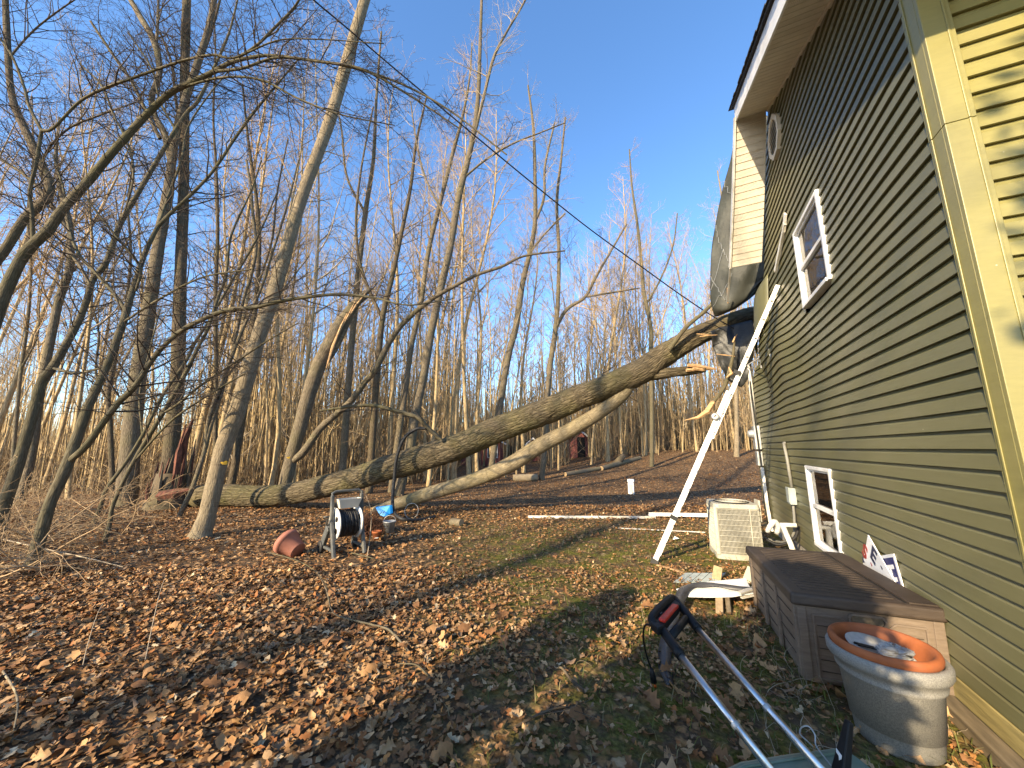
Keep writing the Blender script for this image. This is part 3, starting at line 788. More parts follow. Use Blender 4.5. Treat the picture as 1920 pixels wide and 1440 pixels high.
tree('forked_tree', 'dark crooked trunk in the left foreground forking low into a long right reaching limb', 'bark_smooth',
    [(60, 1062, 46), (66, 1040, 40), (94, 944, 34), (119, 889, 34), (144, 822, 31), (164, 765, 28), (178, 735, 25), (200, 687, 22), (230, 607, 22), (238, 580, 22), (250, 540, 18), (270, 480, 15), (283, 450, 14), (296, 425, 13)],
    [([(296, 425, 12), (320, 400, 11), (358, 365, 10), (400, 320, 9), (440, 260, 9), (475, 212, 8), (510, 170, 7), (560, 110, 5)], 5.7, 5.4, 18, 1.0),
     ([(296, 425, 10), (306, 395, 9), (318, 360, 8), (340, 300, 7), (352, 240, 6), (390, 180, 5), (440, 120, 4)], 5.7, 6.0, 14, 1.0),
     ([(128, 866, 17), (160, 838, 19), (194, 792, 18), (222, 755, 18), (250, 728, 17), (277, 687, 15), (300, 657, 13), (330, 628, 13), (357, 610, 13), (400, 590, 12), (433, 580, 12), (473, 577, 11), (520, 566, 10), (567, 558, 9), (633, 552, 8), (700, 558, 6), (765, 572, 4), (850, 560, 3)], 5.6, 4.8, 34, 1.1),
     ([(238, 585, 12), (214, 552, 12), (188, 520, 10), (150, 480, 9), (130, 430, 8), (120, 360, 7), (100, 290, 6)], 5.7, 6.4, 16, 1.1),
     ([(255, 545, 8), (262, 500, 8), (215, 440, 6), (160, 370, 5)], 5.7, 5.2, 12), ([(230, 605, 7), (300, 560, 6), (380, 520, 5), (470, 505, 4)], 5.7, 5.0, 16, .9)], F=5.6, F1=5.7, seed=5, nsp=12, L=1.1, t0=.35, sides=18, flat=.7)
tree('slanted_tree', 'slanting dark trunk beside the brush heap, second from the left edge', 'bark_smooth',
    [(-6, 1010, 44), (8, 950, 38), (28, 889, 36), (50, 817, 33), (67, 755, 32), (80, 715, 30), (100, 687, 26), (123, 647, 23), (147, 603, 21), (162, 565, 20), (174, 525, 19), (200, 490, 18), (225, 420, 17), (260, 360, 15), (295, 300, 14), (325, 250, 13), (350, 212, 12), (372, 188, 11), (400, 130, 9), (430, 60, 7), (450, -20, 5)],
    [([(230, 412, 7), (250, 330, 7), (240, 270, 6), (215, 220, 6), (190, 160, 5), (150, 120, 4)], 6.9, 7.2, 16), ([(100, 690, 8), (140, 700, 6), (190, 690, 5)], 6.9, 6.4, 8),
     ([(330, 245, 7), (300, 190, 6), (285, 130, 5), (240, 60, 4)], 6.9, 6.6, 14)], F=6.9, seed=6, nsp=18, L=1.2, t0=.35, sides=16, flat=.6)
tree('sunlit_trunk_tree', 'sunlit brown trunk partly hidden behind the slanting dark trunk on the left', 'bark_grey',
    [(40, 930, 30), (60, 847, 29), (73, 747, 28), (90, 662, 27), (107, 577, 26), (118, 540, 26), (131, 500, 24), (132, 435, 20), (126, 400, 17), (112, 350, 14), (105, 290, 11), (112, 220, 8)],
    [([(130, 430, 11), (105, 395, 10), (92, 378, 9), (60, 340, 8), (20, 310, 7), (-30, 280, 5)], 11, 10.4), ([(131, 470, 11), (150, 500, 10), (168, 530, 9)], 11, 10.6, 4)], F=11, seed=7, nsp=20, L=1.9, t0=.35, sides=14)
tree('crooked_tree', 'leftmost crooked trunk with the big S-shaped bend near the edge of the picture', 'bark_brown',
    [(-120, 1000, 40), (-95, 760, 36), (-55, 570, 32), (-15, 503, 31), (15, 460, 31), (45, 412, 30), (84, 376, 29), (93, 345, 28), (78, 312, 26), (62, 275, 24), (48, 245, 22), (30, 205, 21), (20, 165, 20), (15, 100, 20), (10, 0, 19), (6, -120, 16)],
    [([(78, 312, 8), (90, 280, 8), (130, 240, 7), (190, 215, 6), (260, 190, 4)], 8, 7.6), ([(16, 110, 8), (60, 60, 7), (110, 20, 6), (170, -20, 4)], 8, 7.8)], F=8, seed=8, nsp=18, L=1.5, t0=.4, sides=16)
stems = [
 ('thin_stem_tree', 'slim pair of smooth stems springing up between the red stump and the pale leaning trunk', 'bark_grey', [(341, 958, 13), (352, 935, 13), (362, 912, 13), (384, 844, 12), (395, 800, 11), (413, 744, 10), (424, 707, 10), (440, 640, 10), (457, 560, 9), (470, 520, 9), (480, 465, 9), (474, 400, 8), (470, 350, 7), (462, 300, 6)],
    [([(384, 844, 9), (393, 780, 12), (415, 720, 11), (430, 680, 11), (457, 613, 9), (490, 540, 8), (512, 470, 7), (540, 380, 6), (560, 300, 4)], 9.4, 9.0, 16), ([(424, 707, 6), (470, 650, 5), (520, 560, 4), (580, 480, 3)], 9.4, 9.0, 10)], 9.4, 11),
 ('sprout_clump_tree', 'olive stem leaning right in the clump of suckers in front of the thick grey trunk', 'bark_smooth', [(180, 972, 14), (190, 945, 12), (200, 917, 11), (236, 867, 10), (267, 817, 10), (290, 770, 10), (310, 733, 10), (347, 680, 9), (367, 640, 9), (393, 600, 8), (430, 535, 7), (480, 450, 6), (520, 360, 4)], [([(267, 817, 6), (262, 740, 6), (280, 660, 5), (300, 580, 4)], 8.4, 8.8, 10)], 8.4, 12),
 ('sucker_tree', 'long thin olive stem crossing low in front of the dark trunk and the stump', 'bark_smooth', [(196, 1015, 16), (205, 985, 14), (211, 950, 12), (228, 910, 12), (250, 867, 12), (278, 820, 13), (305, 775, 13), (333, 728, 12), (350, 695, 12), (372, 650, 10), (390, 615, 10), (408, 560, 9), (424, 515, 8), (434, 440, 7), (470, 360, 5), (490, 300, 4)], [([(305, 775, 7), (330, 760, 6), (380, 720, 6), (440, 680, 5), (500, 640, 4), (560, 605, 3)], 6.8, 6.4, 16, .9), ([(250, 867, 6), (320, 790, 6), (400, 735, 5), (460, 700, 3)], 6.8, 6.6, 10, .8)], 6.8, 13),
 ('curved_sapling', 'curving sapling with a dark elbow standing left of the thick grey trunk', 'bark_brown', [(212, 930, 18), (209, 860, 17), (206, 790, 16), (203, 740, 15), (212, 690, 14), (222, 640, 12), (238, 560, 10), (245, 470, 8), (240, 380, 6), (250, 300, 4)], [([(205, 760, 8), (180, 700, 7), (185, 620, 6), (165, 540, 5), (170, 450, 4)], 12.5, 12.8, 12)], 12.5, 14),
]
for nm, lb, bk, tr, lm, F, sd in stems:
    tree(nm, lb, bk, tr, lm, F=F, seed=sd, nsp=16, L=1.2, t0=.35, sides=10, flat=.55)
tb_ = tree('broken_topped_tree', 'snapped leaning trunk with a raw pale split top and yellow mark behind the fallen trunk', 'bark_grey',
    [(532, 918, 34), (547, 855, 34), (560, 811, 36), (578, 744, 37), (596, 690, 38), (616, 650, 38), (634, 615, 36), (650, 592, 32), (664, 572, 25), (682, 553, 15), (698, 540, 5)],
    [([(545, 868, 16), (570, 846, 20), (600, 804, 18), (632, 775, 17), (657, 753, 17), (685, 715, 16), (703, 695, 16), (723, 655, 15), (746, 618, 14), (773, 590, 13), (800, 568, 12), (827, 550, 11), (890, 517, 9), (940, 500, 8), (983, 480, 6), (1060, 470, 4)], 12.5, 10.5, 26, 1.5), ([(594, 700, 16), (625, 660, 15), (650, 610, 14), (668, 575, 11), (690, 555, 6)], 12.7, 12.7, 5)], F=12.5, seed=15, nsp=3, L=.8, t0=.5, sides=16)
rngs = np.random.default_rng(8)
sp_ = MB()
for (q0, q1, q2, w) in (((650, 600), (668, 572), (688, 546), .035), ((640, 615), (655, 588), (668, 560), .03), ((628, 640), (640, 612), (652, 585), .045)):
    A_, B_, C_ = gF(*q0, 12.34), gF(*q1, 12.3), gF(*q2, 12.32); shards('splinter', [([A_, B_, C_], [w * .6, w, .006])], M['wood_raw'], tb_)
shards('split_wood', [([gF(612, 690, 12.33), gF(624, 650, 12.3), gF(640, 610, 12.32)], [.02, .05, .02])], M['wood_raw'], tb_, 6)
pm = gF(541, 858, 12.1); paint_mark(tb_, pm, .06, gF(541, 858, 11) - pm)
mids = [
 ('forest_tree', 'tall twin topped tree with white upper limbs, tallest against the open sky', 'bark_grey', [(752, 905, 28), (767, 847, 26), (780, 770, 24), (795, 700, 22), (810, 615, 20), (830, 525, 19), (845, 460, 18), (860, 370, 17), (875, 310, 15), (890, 240, 13), (897, 170, 11), (900, 90, 9), (903, 0, 7), (905, -70, 4)],
    [([(880, 290, 9), (905, 190, 8), (925, 110, 8), (950, 60, 6), (985, 0, 5), (1010, -60, 3)], 13.5, 13.3, 16, 2.0), ([(868, 335, 6), (910, 300, 6), (960, 270, 5), (1010, 250, 4), (1060, 230, 3)], 13.5, 13.0, 14, 1.4), ([(850, 430, 6), (800, 340, 5), (780, 260, 4), (770, 190, 3)], 13.5, 13.8, 12, 1.6)], 13.5, 21, 'twig_pale'),
 ('forest_tree', 'slim straight tree standing immediately left of the tall twin topped tree', 'bark_grey', [(735, 903, 17), (750, 797, 16), (763, 710, 14), (773, 640, 14), (790, 563, 13), (803, 473, 12), (827, 373, 11), (850, 283, 10), (867, 220, 7), (880, 150, 5), (885, 80, 3)], [], 14.5, 22, 'twig_tan'),
 ('forest_tree', 'brown trunk above the middle of the fallen trunk with forked top', 'bark_brown', [(693, 908, 20), (697, 840, 18), (706, 715, 17), (717, 597, 15), (735, 520, 13), (752, 440, 11), (770, 350, 9), (780, 270, 7), (800, 180, 4)], [([(717, 597, 9), (690, 540, 9), (672, 480, 8), (668, 400, 7), (680, 300, 5), (700, 200, 4)], 14, 14.4, 18, 1.6)], 14, 23, 'twig_dark'),
 ('forest_tree', 'light brown trunk close behind the snapped trunk', 'bark_grey', [(640, 912, 20), (648, 800, 19), (655, 700, 17), (668, 550, 15), (685, 400, 13), (700, 300, 10), (706, 180, 7), (715, 60, 5)], [([(685, 400, 7), (650, 330, 6), (640, 240, 5), (620, 150, 4)], 15.5, 15.6, 14, 1.6)], 15.5, 24, 'twig_tan'),
 ('forest_tree', 'leaning grey tree whose foot stands left of the small log pile', 'bark_grey', [(916, 893, 17), (923, 863, 17), (937, 763, 17), (953, 667, 17), (967, 613, 16), (980, 530, 14), (993, 475, 12), (1003, 417, 11), (1003, 333, 9), (1000, 240, 7), (990, 160, 4)], [([(1003, 417, 7), (1020, 370, 7), (1022, 310, 6), (1040, 230, 4)], 18, 18, 12, 2.0), ([(990, 480, 5), (1020, 440, 5), (1060, 400, 4)], 18, 17.5, 8, 1.8)], 18, 25, 'twig_pale'),
 ('forest_tree', 'grey tree standing right beside the cut log with a limb bending far right', 'bark_grey', [(1016, 893, 15), (1023, 813, 14), (1030, 697, 14), (1040, 630, 13), (1046, 563, 11), (1048, 470, 9), (1044, 380, 8), (1052, 300, 6), (1060, 220, 4)], [([(1043, 613, 10), (1063, 580, 9), (1097, 557, 8), (1117, 520, 7), (1140, 480, 6), (1175, 420, 4)], 19, 18, 16, 1.9), ([(1097, 557, 5), (1150, 548, 5), (1200, 540, 3)], 18.4, 18, 8, 1.4)], 19, 26, 'twig_tan'),
 ('forest_tree', 'mossy crooked tree seen just above the upper end of the fallen trunk', 'bark_smooth', [(1222, 865, 11), (1222, 760, 11), (1220, 667, 12), (1220, 613, 11), (1207, 547, 10), (1203, 497, 9), (1195, 420, 7), (1185, 350, 5), (1180, 280, 3)], [([(1212, 570, 5), (1240, 520, 5), (1262, 460, 4), (1270, 400, 3)], 22, 22, 10, 1.8)], 22, 27, 'twig_tan'),
 ('forest_tree', 'pale straight trunk at the top of the slope next to the house corner', 'bark_pale', [(1381, 848, 15), (1381, 800, 12), (1380, 740, 11), (1378, 660, 11), (1374, 560, 9), (1366, 470, 7), (1355, 380, 5), (1345, 320, 3)], [], 24, 28, 'twig_pale'),
 ('forest_tree', 'brown trunk standing in the gap right of the pale leaning trunk', 'bark_brown', [(430, 925, 22), (441, 870, 21), (452, 800, 19), (462, 740, 17), (470, 650, 15), (482, 540, 13), (486, 440, 11), (478, 350, 9), (465, 260, 7), (455, 160, 5)], [([(482, 540, 6), (510, 450, 6), (520, 360, 5), (540, 260, 4)], 13.4, 13.4, 12, 1.6)], 13.4, 29, 'twig_tan'),
 ('forest_tree', 'slender straight tree between the dark trunk and the pale leaning trunk', 'bark_brown', [(402, 915, 14), (404, 800, 13), (405, 690, 12), (404, 560, 11), (408, 440, 10), (406, 330, 8), (400, 220, 6), (404, 100, 5), (400, 0, 3)], [], 12.8, 30, 'twig_dark'),
 ('forest_tree', 'thin grey tree at the far left with the sunlit field behind its trunk', 'bark_grey', [(22, 890, 14), (30, 790, 13), (40, 690, 12), (52, 600, 11), (58, 500, 9), (52, 400, 8), (62, 300, 6), (60, 180, 4)], [([(40, 690, 7), (70, 630, 6), (75, 560, 5), (90, 480, 4)], 13, 13, 12)], 13, 31, 'twig_tan'),
]
for nm, lb, bk, tr, lm, F, sd, tw in mids:
    tree(nm, lb, bk, tr, lm, F=F, seed=sd, nsp=22, L=2.0, t0=.35, sides=10, twig=tw, flat=.3, sub=(6, 4))

# ------------------------------------------------------------------ the woods behind: variants built once, then copied
def bg_variant(seed, H, r, pale, crown0=.38):
    rng = np.random.default_rng(seed)
    tt = Tubes(); cc = Tubes()
    lean = rng.normal(0, .05, 2)
    n = 16; t = np.linspace(0, 1, n)
    P = np.stack([lean[0] * H * t + .012 * H * np.sin(t * rng.uniform(4, 9) + rng.uniform(0, 6)), lean[1] * H * t + .012 * H * np.sin(t * rng.uniform(4, 9) + rng.uniform(0, 6)), -.3 + (H + .3) * t], -1)
    P[:, :2] -= P[0, :2]
    R = r * (1.0 - .86 * t ** .9); R[0] *= 1.25
    tt.add(P, R, 8)
    if rng.random() < .55:      # forked top
        i = int(n * rng.uniform(.38, .6)); d = nrm(np.array([rng.normal(0, .35), rng.normal(0, .35), 1.0]))
        Q = wander(rng, P[i], d, H * (1 - i / n) * .85, 9, .06, .06); RQ = np.linspace(R[i] * .75, .012, 9)
        tt.add(Q, RQ, 7); spray(cc, rng, Q, RQ, 12, H * .16, 2, (25, 50), .1, .10, .15, .0055, (5, 3), 1.0, .12)
    spray(cc, rng, P, R, 30, H * .17, 2, (30, 60), .1, .09, crown0, .0045, (6, 3), 1.0, .12)
    tw = M[('twig_tan', 'twig_pale', 'twig_dark')[pale]]
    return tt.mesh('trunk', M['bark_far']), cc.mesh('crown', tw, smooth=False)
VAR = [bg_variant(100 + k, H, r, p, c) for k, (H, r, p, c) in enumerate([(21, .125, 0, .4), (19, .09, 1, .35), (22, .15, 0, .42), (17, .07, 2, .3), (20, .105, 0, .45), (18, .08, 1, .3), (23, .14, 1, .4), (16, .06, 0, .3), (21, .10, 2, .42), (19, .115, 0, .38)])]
VTONE = (0, 1, 0, 2, 0, 1, 1, 0, 2, 0)
SAP = [bg_variant(200 + k, H, r, p, .18) for k, (H, r, p) in enumerate([(6, .03, 0), (8, .045, 1), (5, .028, 2), (9, .05, 0), (7, .035, 0)])]
def place(var, x, y, sc, rz, label, group, name='forest_tree', sz=1.0):
    o = bpy.data.objects.new(name, None); COL.objects.link(o); o.location = (x, y, T(x, y)); o.rotation_euler = (0, 0, rz); o.scale = (sc, sc, sc * sz)
    tag(o, label, 'tree', group)
    for nm, me in zip(('trunk', 'crown'), var):
        c = link(nm, me, o)
    return o
rng = np.random.default_rng(42)
cnt = 0; taken = []
def where(px, d, what):
    z = ['beyond the left edge brush heap', 'behind the crooked leaning trunks', 'behind the grey oak and red stump', 'behind the pale leaning trunk', 'behind the snapped trunk', 'above the middle of the fallen trunk', 'behind the black hose and log pile', 'behind the grounded pale limb', 'behind the splintered stub of the fallen tree', 'behind the ladder', 'at the house corner']
    i = int(np.interp(px, [0, 150, 290, 400, 540, 690, 830, 960, 1120, 1250, 1390], np.arange(11)) + .3)
    return what + (' in the front row, ' if d < 3 else (' a row deeper, ' if d < 9 else ' deep in the woods, ')) + z[min(i, 10)]
def edge_F(px):
    return float(np.interp(px, [-400, 0, 300, 430, 700, 900, 1000, 1100, 1200, 1400, 1600], [12.5, 12.5, 12.5, 13.2, 15.5, 17.5, 21, 24.5, 26, 26.5, 28]))
tries = 0
while cnt < 298 and tries < 6000:
    tries += 1
    px = rng.uniform(-150, 1470)
    Fm = edge_F(px)
    F = Fm + (46 - Fm) * rng.random() ** 1.35
    if px < 420 and rng.random() < .55: continue
    if F < 37 and (868 < px < 945 or 986 < px < 1012 or 1066 < px < 1102) and rng.random() < .75: continue
    R = (px - 960) / FPX * F * 1.0
    x, y = XY(R, F)
    if any((x - a) ** 2 + (y - b) ** 2 < .55 for a, b in taken): continue
    taken.append((x, y))
    small = rng.random() < .22
    if small and cnt < 295: place(SAP[rng.integers(len(SAP))], x, y, rng.uniform(.8, 1.3), rng.uniform(0, 6.28), where(px, F - Fm, 'thin bare sapling'), 'thin saplings in the woods', 'sapling')
    else:
        s = rng.uniform(.72, 1.12) * (1 if px < 1000 else .95)
        vi = int(rng.integers(len(VAR)))
        place(VAR[vi], x, y, s, rng.uniform(0, 6.28), where(px, F - Fm, ('tan', 'pale', 'dark')[VTONE[vi]] + ' twigged tree'), 'bare trees in the sunlit woods')
    cnt += 1
# the far wood, beyond where single trees can be told apart
def far_wood():
    rng = np.random.default_rng(9); tb = Tubes()
    for k in range(1000):
        px = rng.uniform(-500, 1500); F = rng.uniform(32, 110)
        if px < 330 and F < 95: px, F = rng.uniform(-500, 420), rng.uniform(88, 135)
        R = (px - 960) / FPX * F
        x, y = XY(R, F); z = T(x, y); H = rng.uniform(11, 19) * (1 if px > 400 else .8); r = rng.uniform(.035, .13)
        P = np.array([[x, y, z - .3], [x + rng.normal(0, .2), y, z + H * .35], [x + rng.normal(0, .4), y, z + H * .7], [x + rng.normal(0, .6), y, z + H]])
        tb.add(P, [r, r * .8, r * .45, .02], 5)
        for j in range(10):
            t = rng.uniform(.3, .97); p = P[1] * (1 - t) + P[3] * t; a = rng.uniform(0, 6.28); l = rng.uniform(.9, 2.8) * (1.25 - t)
            d = nrm(np.array([math.cos(a), math.sin(a), rng.uniform(.4, 1.3)]))
            Q = wander(rng, p, d, l, 4, .12, .08); tb.add(Q, [.03, .025, .02, .01], 3)
            for q in range(2):
                d2 = nrm(d + rng.normal(0, .6, 3)); tb.add(wander(rng, Q[1 + q % 3], d2, l * .5, 3, .1, .05), [.016, .012, .008], 3)
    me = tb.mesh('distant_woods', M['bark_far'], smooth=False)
    tag(link('distant_woods', me), 'far mass of thin bare brown woods along the horizon', 'woods', None, 'stuff')
far_wood()
def undergrowth():
    rng = np.random.default_rng(19); tb = Tubes()
    for k in range(1500):
        px = rng.uniform(-200, 1440); Fm = edge_F(px) + .5
        F = Fm + rng.random() ** 1.3 * 40
        if F < 37 and (860 < px < 1016 or 1060 < px < 1106): F += 20
        R = (px - 960) / FPX * F; x, y = XY(R, F); z = T(x, y)
        for j in range(3):
            d = nrm(np.array([rng.normal(0, .35), rng.normal(0, .35), 1.0])); L = rng.uniform(.5, 2.0) * (1 + F / 30)
            Q = wander(rng, (x + rng.normal(0, .1), y + rng.normal(0, .1), z - .03), d, L, 5, .12, 0)
            tb.add(Q, np.linspace(.006 + F * .0004, .003 + F * .0002, 5), 3)
            for q in range(3):
                tb.add(wander(rng, Q[1 + q], nrm(d + rng.normal(0, .7, 3)), L * .4, 3, .15, .05), [.003 + F * .00022, .003 + F * .00016, .003], 3)
    tag(link('undergrowth', tb.mesh('undergrowth', M['brush_brown'], smooth=False)), 'leafless tan undergrowth filling the floor of the woods', 'undergrowth', None, 'stuff')
undergrowth()
def thicket():
    rng = np.random.default_rng(29); tb = Tubes()
    for k in range(21000):
        px = rng.uniform(-420, 1480); Fm = edge_F(px) + 1.5
        F = Fm + rng.random() ** .9 * (75 if px > 380 else 95)
        if px < 380 and F < 30 and k % 3: continue
        if F < 37 and (860 < px < 1016 or 1060 < px < 1106): continue
        R = (px - 960) / FPX * F; x, y = XY(R, F); z = T(x, y); H = rng.uniform(3, 12) * (1 if px > 380 else .7); r = rng.uniform(.012, .045) * (1 + F / 60)
        a, b = rng.normal(0, .07 * H, 2)
        tb.add(np.array([[x, y, z - .1], [x + a * .3 + rng.normal(0, .08), y + b * .3, z + H * .5], [x + a, y + b, z + H]]), [r, r * .7, .008], 3)
        if k % 2 == 0:
            t = rng.uniform(.3, .8); d = rng.normal(0, .8, 3); d[2] = abs(d[2]) + .4
            p = np.array([x + a * .3 * t, y + b * .3 * t, z + H * .5 * t * 1.2]); tb.add(np.array([p, p + d * .6, p + d * 1.3 + (0, 0, .3)]), [r * .5, r * .4, .006], 3)
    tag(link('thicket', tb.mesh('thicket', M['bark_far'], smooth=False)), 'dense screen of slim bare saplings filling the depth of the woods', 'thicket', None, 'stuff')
thicket()
# trees behind the camera; the low evergreens are unseen, added to shade the yard
def back(s, v, var, sc, label):
    x = s * math.sin(SUN_AZ) + v * math.cos(SUN_AZ); y = s * math.cos(SUN_AZ) - v * math.sin(SUN_AZ)
    return place(var, x, y, sc, s * 3.1 + v, label, 'trees behind the photographer')
for i, (s, v, k, sc) in enumerate([(-15, -3.25, 2, 1.35), (-13, -5.8, 4, .9), (-16, -11.3, 0, 1.0), (-22, -8.6, 8, 1.0), (-15, .2, 3, 1.0), (-24, -3.9, 9, 1.0)]):
    back(s, v, VAR[k], sc, ('thick', 'slim', 'tall', 'forked', 'narrow', 'crooked', 'far left')[i] + ' bare tree standing behind the photographer and shading the yard')
def evergreen(s, v, H, W, seed, label):
    rng = np.random.default_rng(seed)
    x = s * math.sin(SUN_AZ) + v * math.cos(SUN_AZ); y = s * math.cos(SUN_AZ) - v * math.sin(SUN_AZ)
    o = thing('unseen_evergreen', (x, y, T(x, y)), label, 'shrub', 'evergreen shrubs behind the photographer')
    tb = Tubes(); tb.add(np.array([[x, y, -.1], [x, y, H * .5], [x, y, H * .95]]), [.05, .035, .01], 6); link('trunk', tb.mesh('trunk', M['bark_brown'], ROOT[o.name]), o)
    n = int(5200 * min(1, W * 1.6))
    h = rng.random(n) ** .8; a = rng.uniform(0, 6.283, n); rr = W * np.sqrt(np.clip(1 - np.abs(h * 1.7 - .75) ** 2.2, .02, 1)) * np.sqrt(rng.random(n)) * (1 + .18 * np.sin(a * 5 + h * 9))
    C = np.stack([x + rr * np.cos(a), y + rr * np.sin(a), T(x, y) + .1 + h * (H - .1)], -1)
    d1 = nrm(rng.normal(0, 1, (n, 3))); d2 = nrm(np.cross(d1, rng.normal(0, 1, (n, 3))))
    s_ = rng.uniform(.05, .12, (n, 1))
    V = np.stack([C - d1 * s_, C + d2 * s_ * .4, C + d1 * s_, C - d2 * s_ * .4], 1).reshape(-1, 3)
    F = np.arange(n * 4).reshape(n, 4)
    col = np.repeat(np.stack([rng.uniform(.03, .06, n), rng.uniform(.06, .10, n), rng.uniform(.02, .03, n)], -1), 4, 0)
    link('foliage', mesh_from('foliage', V - ROOT[o.name], [F], M['grass'], False, None, col), o)
evergreen(-1.6, -2.12, 2.5, .33, 1, 'unseen narrow evergreen added behind the photographer for shade, farthest from the house')
evergreen(-1.3, -1.15, 2.3, .42, 4, 'unseen round evergreen added behind the photographer for shade, the middle one')
evergreen(-1.0, -.45, 2.85, .58, 2, 'unseen broad evergreen added behind the photographer for shade, next to the house corner')
evergreen(-3.2, 1.70, 7.6, 1.0, 3, 'tall evergreen shrub behind the house corner facing its front wall')

# ------------------------------------------------------------------ the fallen tree
FT = [(372, 932, 46, 11.0), (410, 928, 50, 10.8), (480, 930, 46, 10.6), (540, 926, 47, 10.4), (600, 914, 52, 10.2), (666, 897, 53, 10.0), (732, 876, 54, 9.8), (798, 857, 57, 9.6), (864, 835, 58, 9.4), (931, 806, 58, 9.2), (997, 781, 56, 9.07), (1063, 755, 55, 8.95), (1129, 728, 55, 8.8), (1195, 700, 58, 8.7), (1241, 669, 52, 8.6), (1294, 637, 46, 8.45), (1360, 607, 43, 8.3), (1420, 589, 41, 8.15), (1475, 575, 38, 8.0)]
def path4(pts, n):
    Q = []
    for px, py, w, F in pts:
        P = gF(px, py, F); dep = F * CP + (P[2] - CAM_H) * SP; r = (px - 960) / FPX
        Q.append((*P, (.84 if w > 37 else .8) * w / 2 / FPX * dep / math.sqrt(1 + (.5 * r) ** 2)))
    C = catmull(Q, n); return C[:, :3], C[:, 3]
P, R = path4(FT, 260)
ft = thing('fallen_tree', (P[0, 0], P[0, 1], T(P[0, 0], P[0, 1])), 'big uprooted grey trunk lying across the yard with its top on the house roof', 'tree')
off = ROOT[ft.name]
def rough_tube(P, R, n, amp, seed, name, mat, cap=True):
    rng = np.random.default_rng(seed)
    a = np.arange(n) * 2 * math.pi / n; s = np.arange(len(P))
    A, S = np.meshgrid(a, s)
    mod = 1 + amp * (np.sin(A * 2 + S * .11 + 1) * .6 + np.sin(A * 5 - S * .23) * .35 + np.sin(S * .31 + A) * .4) + amp * .5 * rng.normal(0, 1, A.shape)
    ring = tube_rings(P[None], R[None], n, mod[None, :, :, None])[0]
    V = ring.reshape(-1, 3); m = len(P)
    j, i = np.meshgrid(np.arange(m - 1), np.arange(n), indexing='ij')
    F = np.stack([j * n + i, j * n + (i + 1) % n, (j + 1) * n + (i + 1) % n, (j + 1) * n + i], -1).reshape(-1, 4)
    ln = np.concatenate([[0], np.cumsum(np.linalg.norm(np.diff(P, axis=0), axis=1))])
    UVv = np.stack([np.broadcast_to(np.abs(np.arange(n) / n * 2 - 1)[None] * R.max() * 3.1, (m, n)), np.broadcast_to(ln[:, None], (m, n))], -1).reshape(-1, 2)
    V = np.vstack([V, P[0], P[-1]]); UVv = np.vstack([UVv, [[0, 0], [0, 0]]])
    i = np.arange(n)
    c0 = np.stack([np.full(n, m * n), (i + 1) % n, i], -1); c1 = np.stack([np.full(n, m * n + 1), (m - 1) * n + i, (m - 1) * n + (i + 1) % n], -1)
    return link(name, mesh_from(name, V - off, [F, c0, c1], mat, True, UVv), ft)
rough_tube(P, R, 36, .05, 1, 'trunk', M['bark_fallen'])
P2, R2 = path4([(1185, 705, 34, 8.72), (1168, 738, 33, 8.75), (1129, 769, 33, 8.85), (1096, 791, 33, 8.95), (1063, 810, 34, 9.05), (1030, 826, 35, 9.15), (997, 845, 36, 9.2), (964, 867, 36, 9.3), (931, 883, 34, 9.35), (898, 896, 33, 9.45), (850, 912, 32, 9.5), (800, 927, 32, 9.5), (765, 939, 30, 9.4), (720, 952, 24, 9.3), (700, 957, 15, 9.3)], 80)
rough_tube(P2, R2, 20, .025, 2, 'limb', M['bark_limb'])
P3, R3 = path4([(1190, 700, 40, 8.7), (1225, 702, 30, 8.62), (1260, 698, 25, 8.5), (1300, 694, 22, 8.4), (1322, 692, 17, 8.35)], 24)
rough_tube(P3, R3, 16, .05, 3, 'broken_limb', M['bark_fallen'])
sp_ = MB(); rr = random.Random(4)
for k in range(9):
    a = gF(1300 + rr.uniform(-14, 8), 692 + rr.uniform(-9, 9), 8.34 + rr.uniform(-.1, .05)); b = gF(1332 + rr.uniform(-14, 18), 691 + rr.uniform(-6, 5), 8.3)
    shards('splinter', [([a, a * .4 + b * .6 + np.array([0, 0, rr.uniform(-.02, .02)]), b], [.038, .024, .005])], M['wood_raw'], ft)
sp_ = MB()
for (a, b, w) in (((1306, 626), (1336, 629), .010), ((1312, 631), (1345, 628), .012)):
    A, B = gF(*a, 7.98), gF(*b, 7.94); shards('torn_bark', [([A, (A + B) / 2 - np.array([0, .03, 0]), B], [.008, w, .006])], M['wood_raw'], ft)
LP, LR = path4([(826, 824, 10, 9.1), (800, 800, 10, 9.0), (783, 783, 11, 8.9), (740, 770, 10, 8.9), (700, 760, 9, 8.9), (660, 762, 7, 8.9), (600, 770, 5, 8.9)], 24)
ltb = Tubes(); ltb.add(LP, LR, 8); link('limb', ltb.mesh('limb', M['bark_smooth'], off), ft)
LP4, LR4 = path4([(1255, 655, 12, 8.2), (1285, 615, 10, 8.0), (1320, 585, 9, 7.8), (1345, 560, 8, 7.7), (1362, 556, 6, 7.6)], 20)
ltb = Tubes(); ltb.add(LP4, LR4, 8); link('limb', ltb.mesh('limb', M['bark_smooth'], off), ft)
ctb = Tubes(); rngf = np.random.default_rng(33)
spray(ctb, rngf, LP, LR, 16, .9, 1, t0=.2); spray(ctb, rngf, P[40:], R[40:] * .1, 26, .8, 1, t0=.0, t1=.75, flat=.2)
spray(ctb, rngf, LP4, LR4, 7, .6, 1, t0=.2)
link('twigs', ctb.mesh('twigs', M['twig_dark'], off, False), ft)['kind'] = 'stuff'
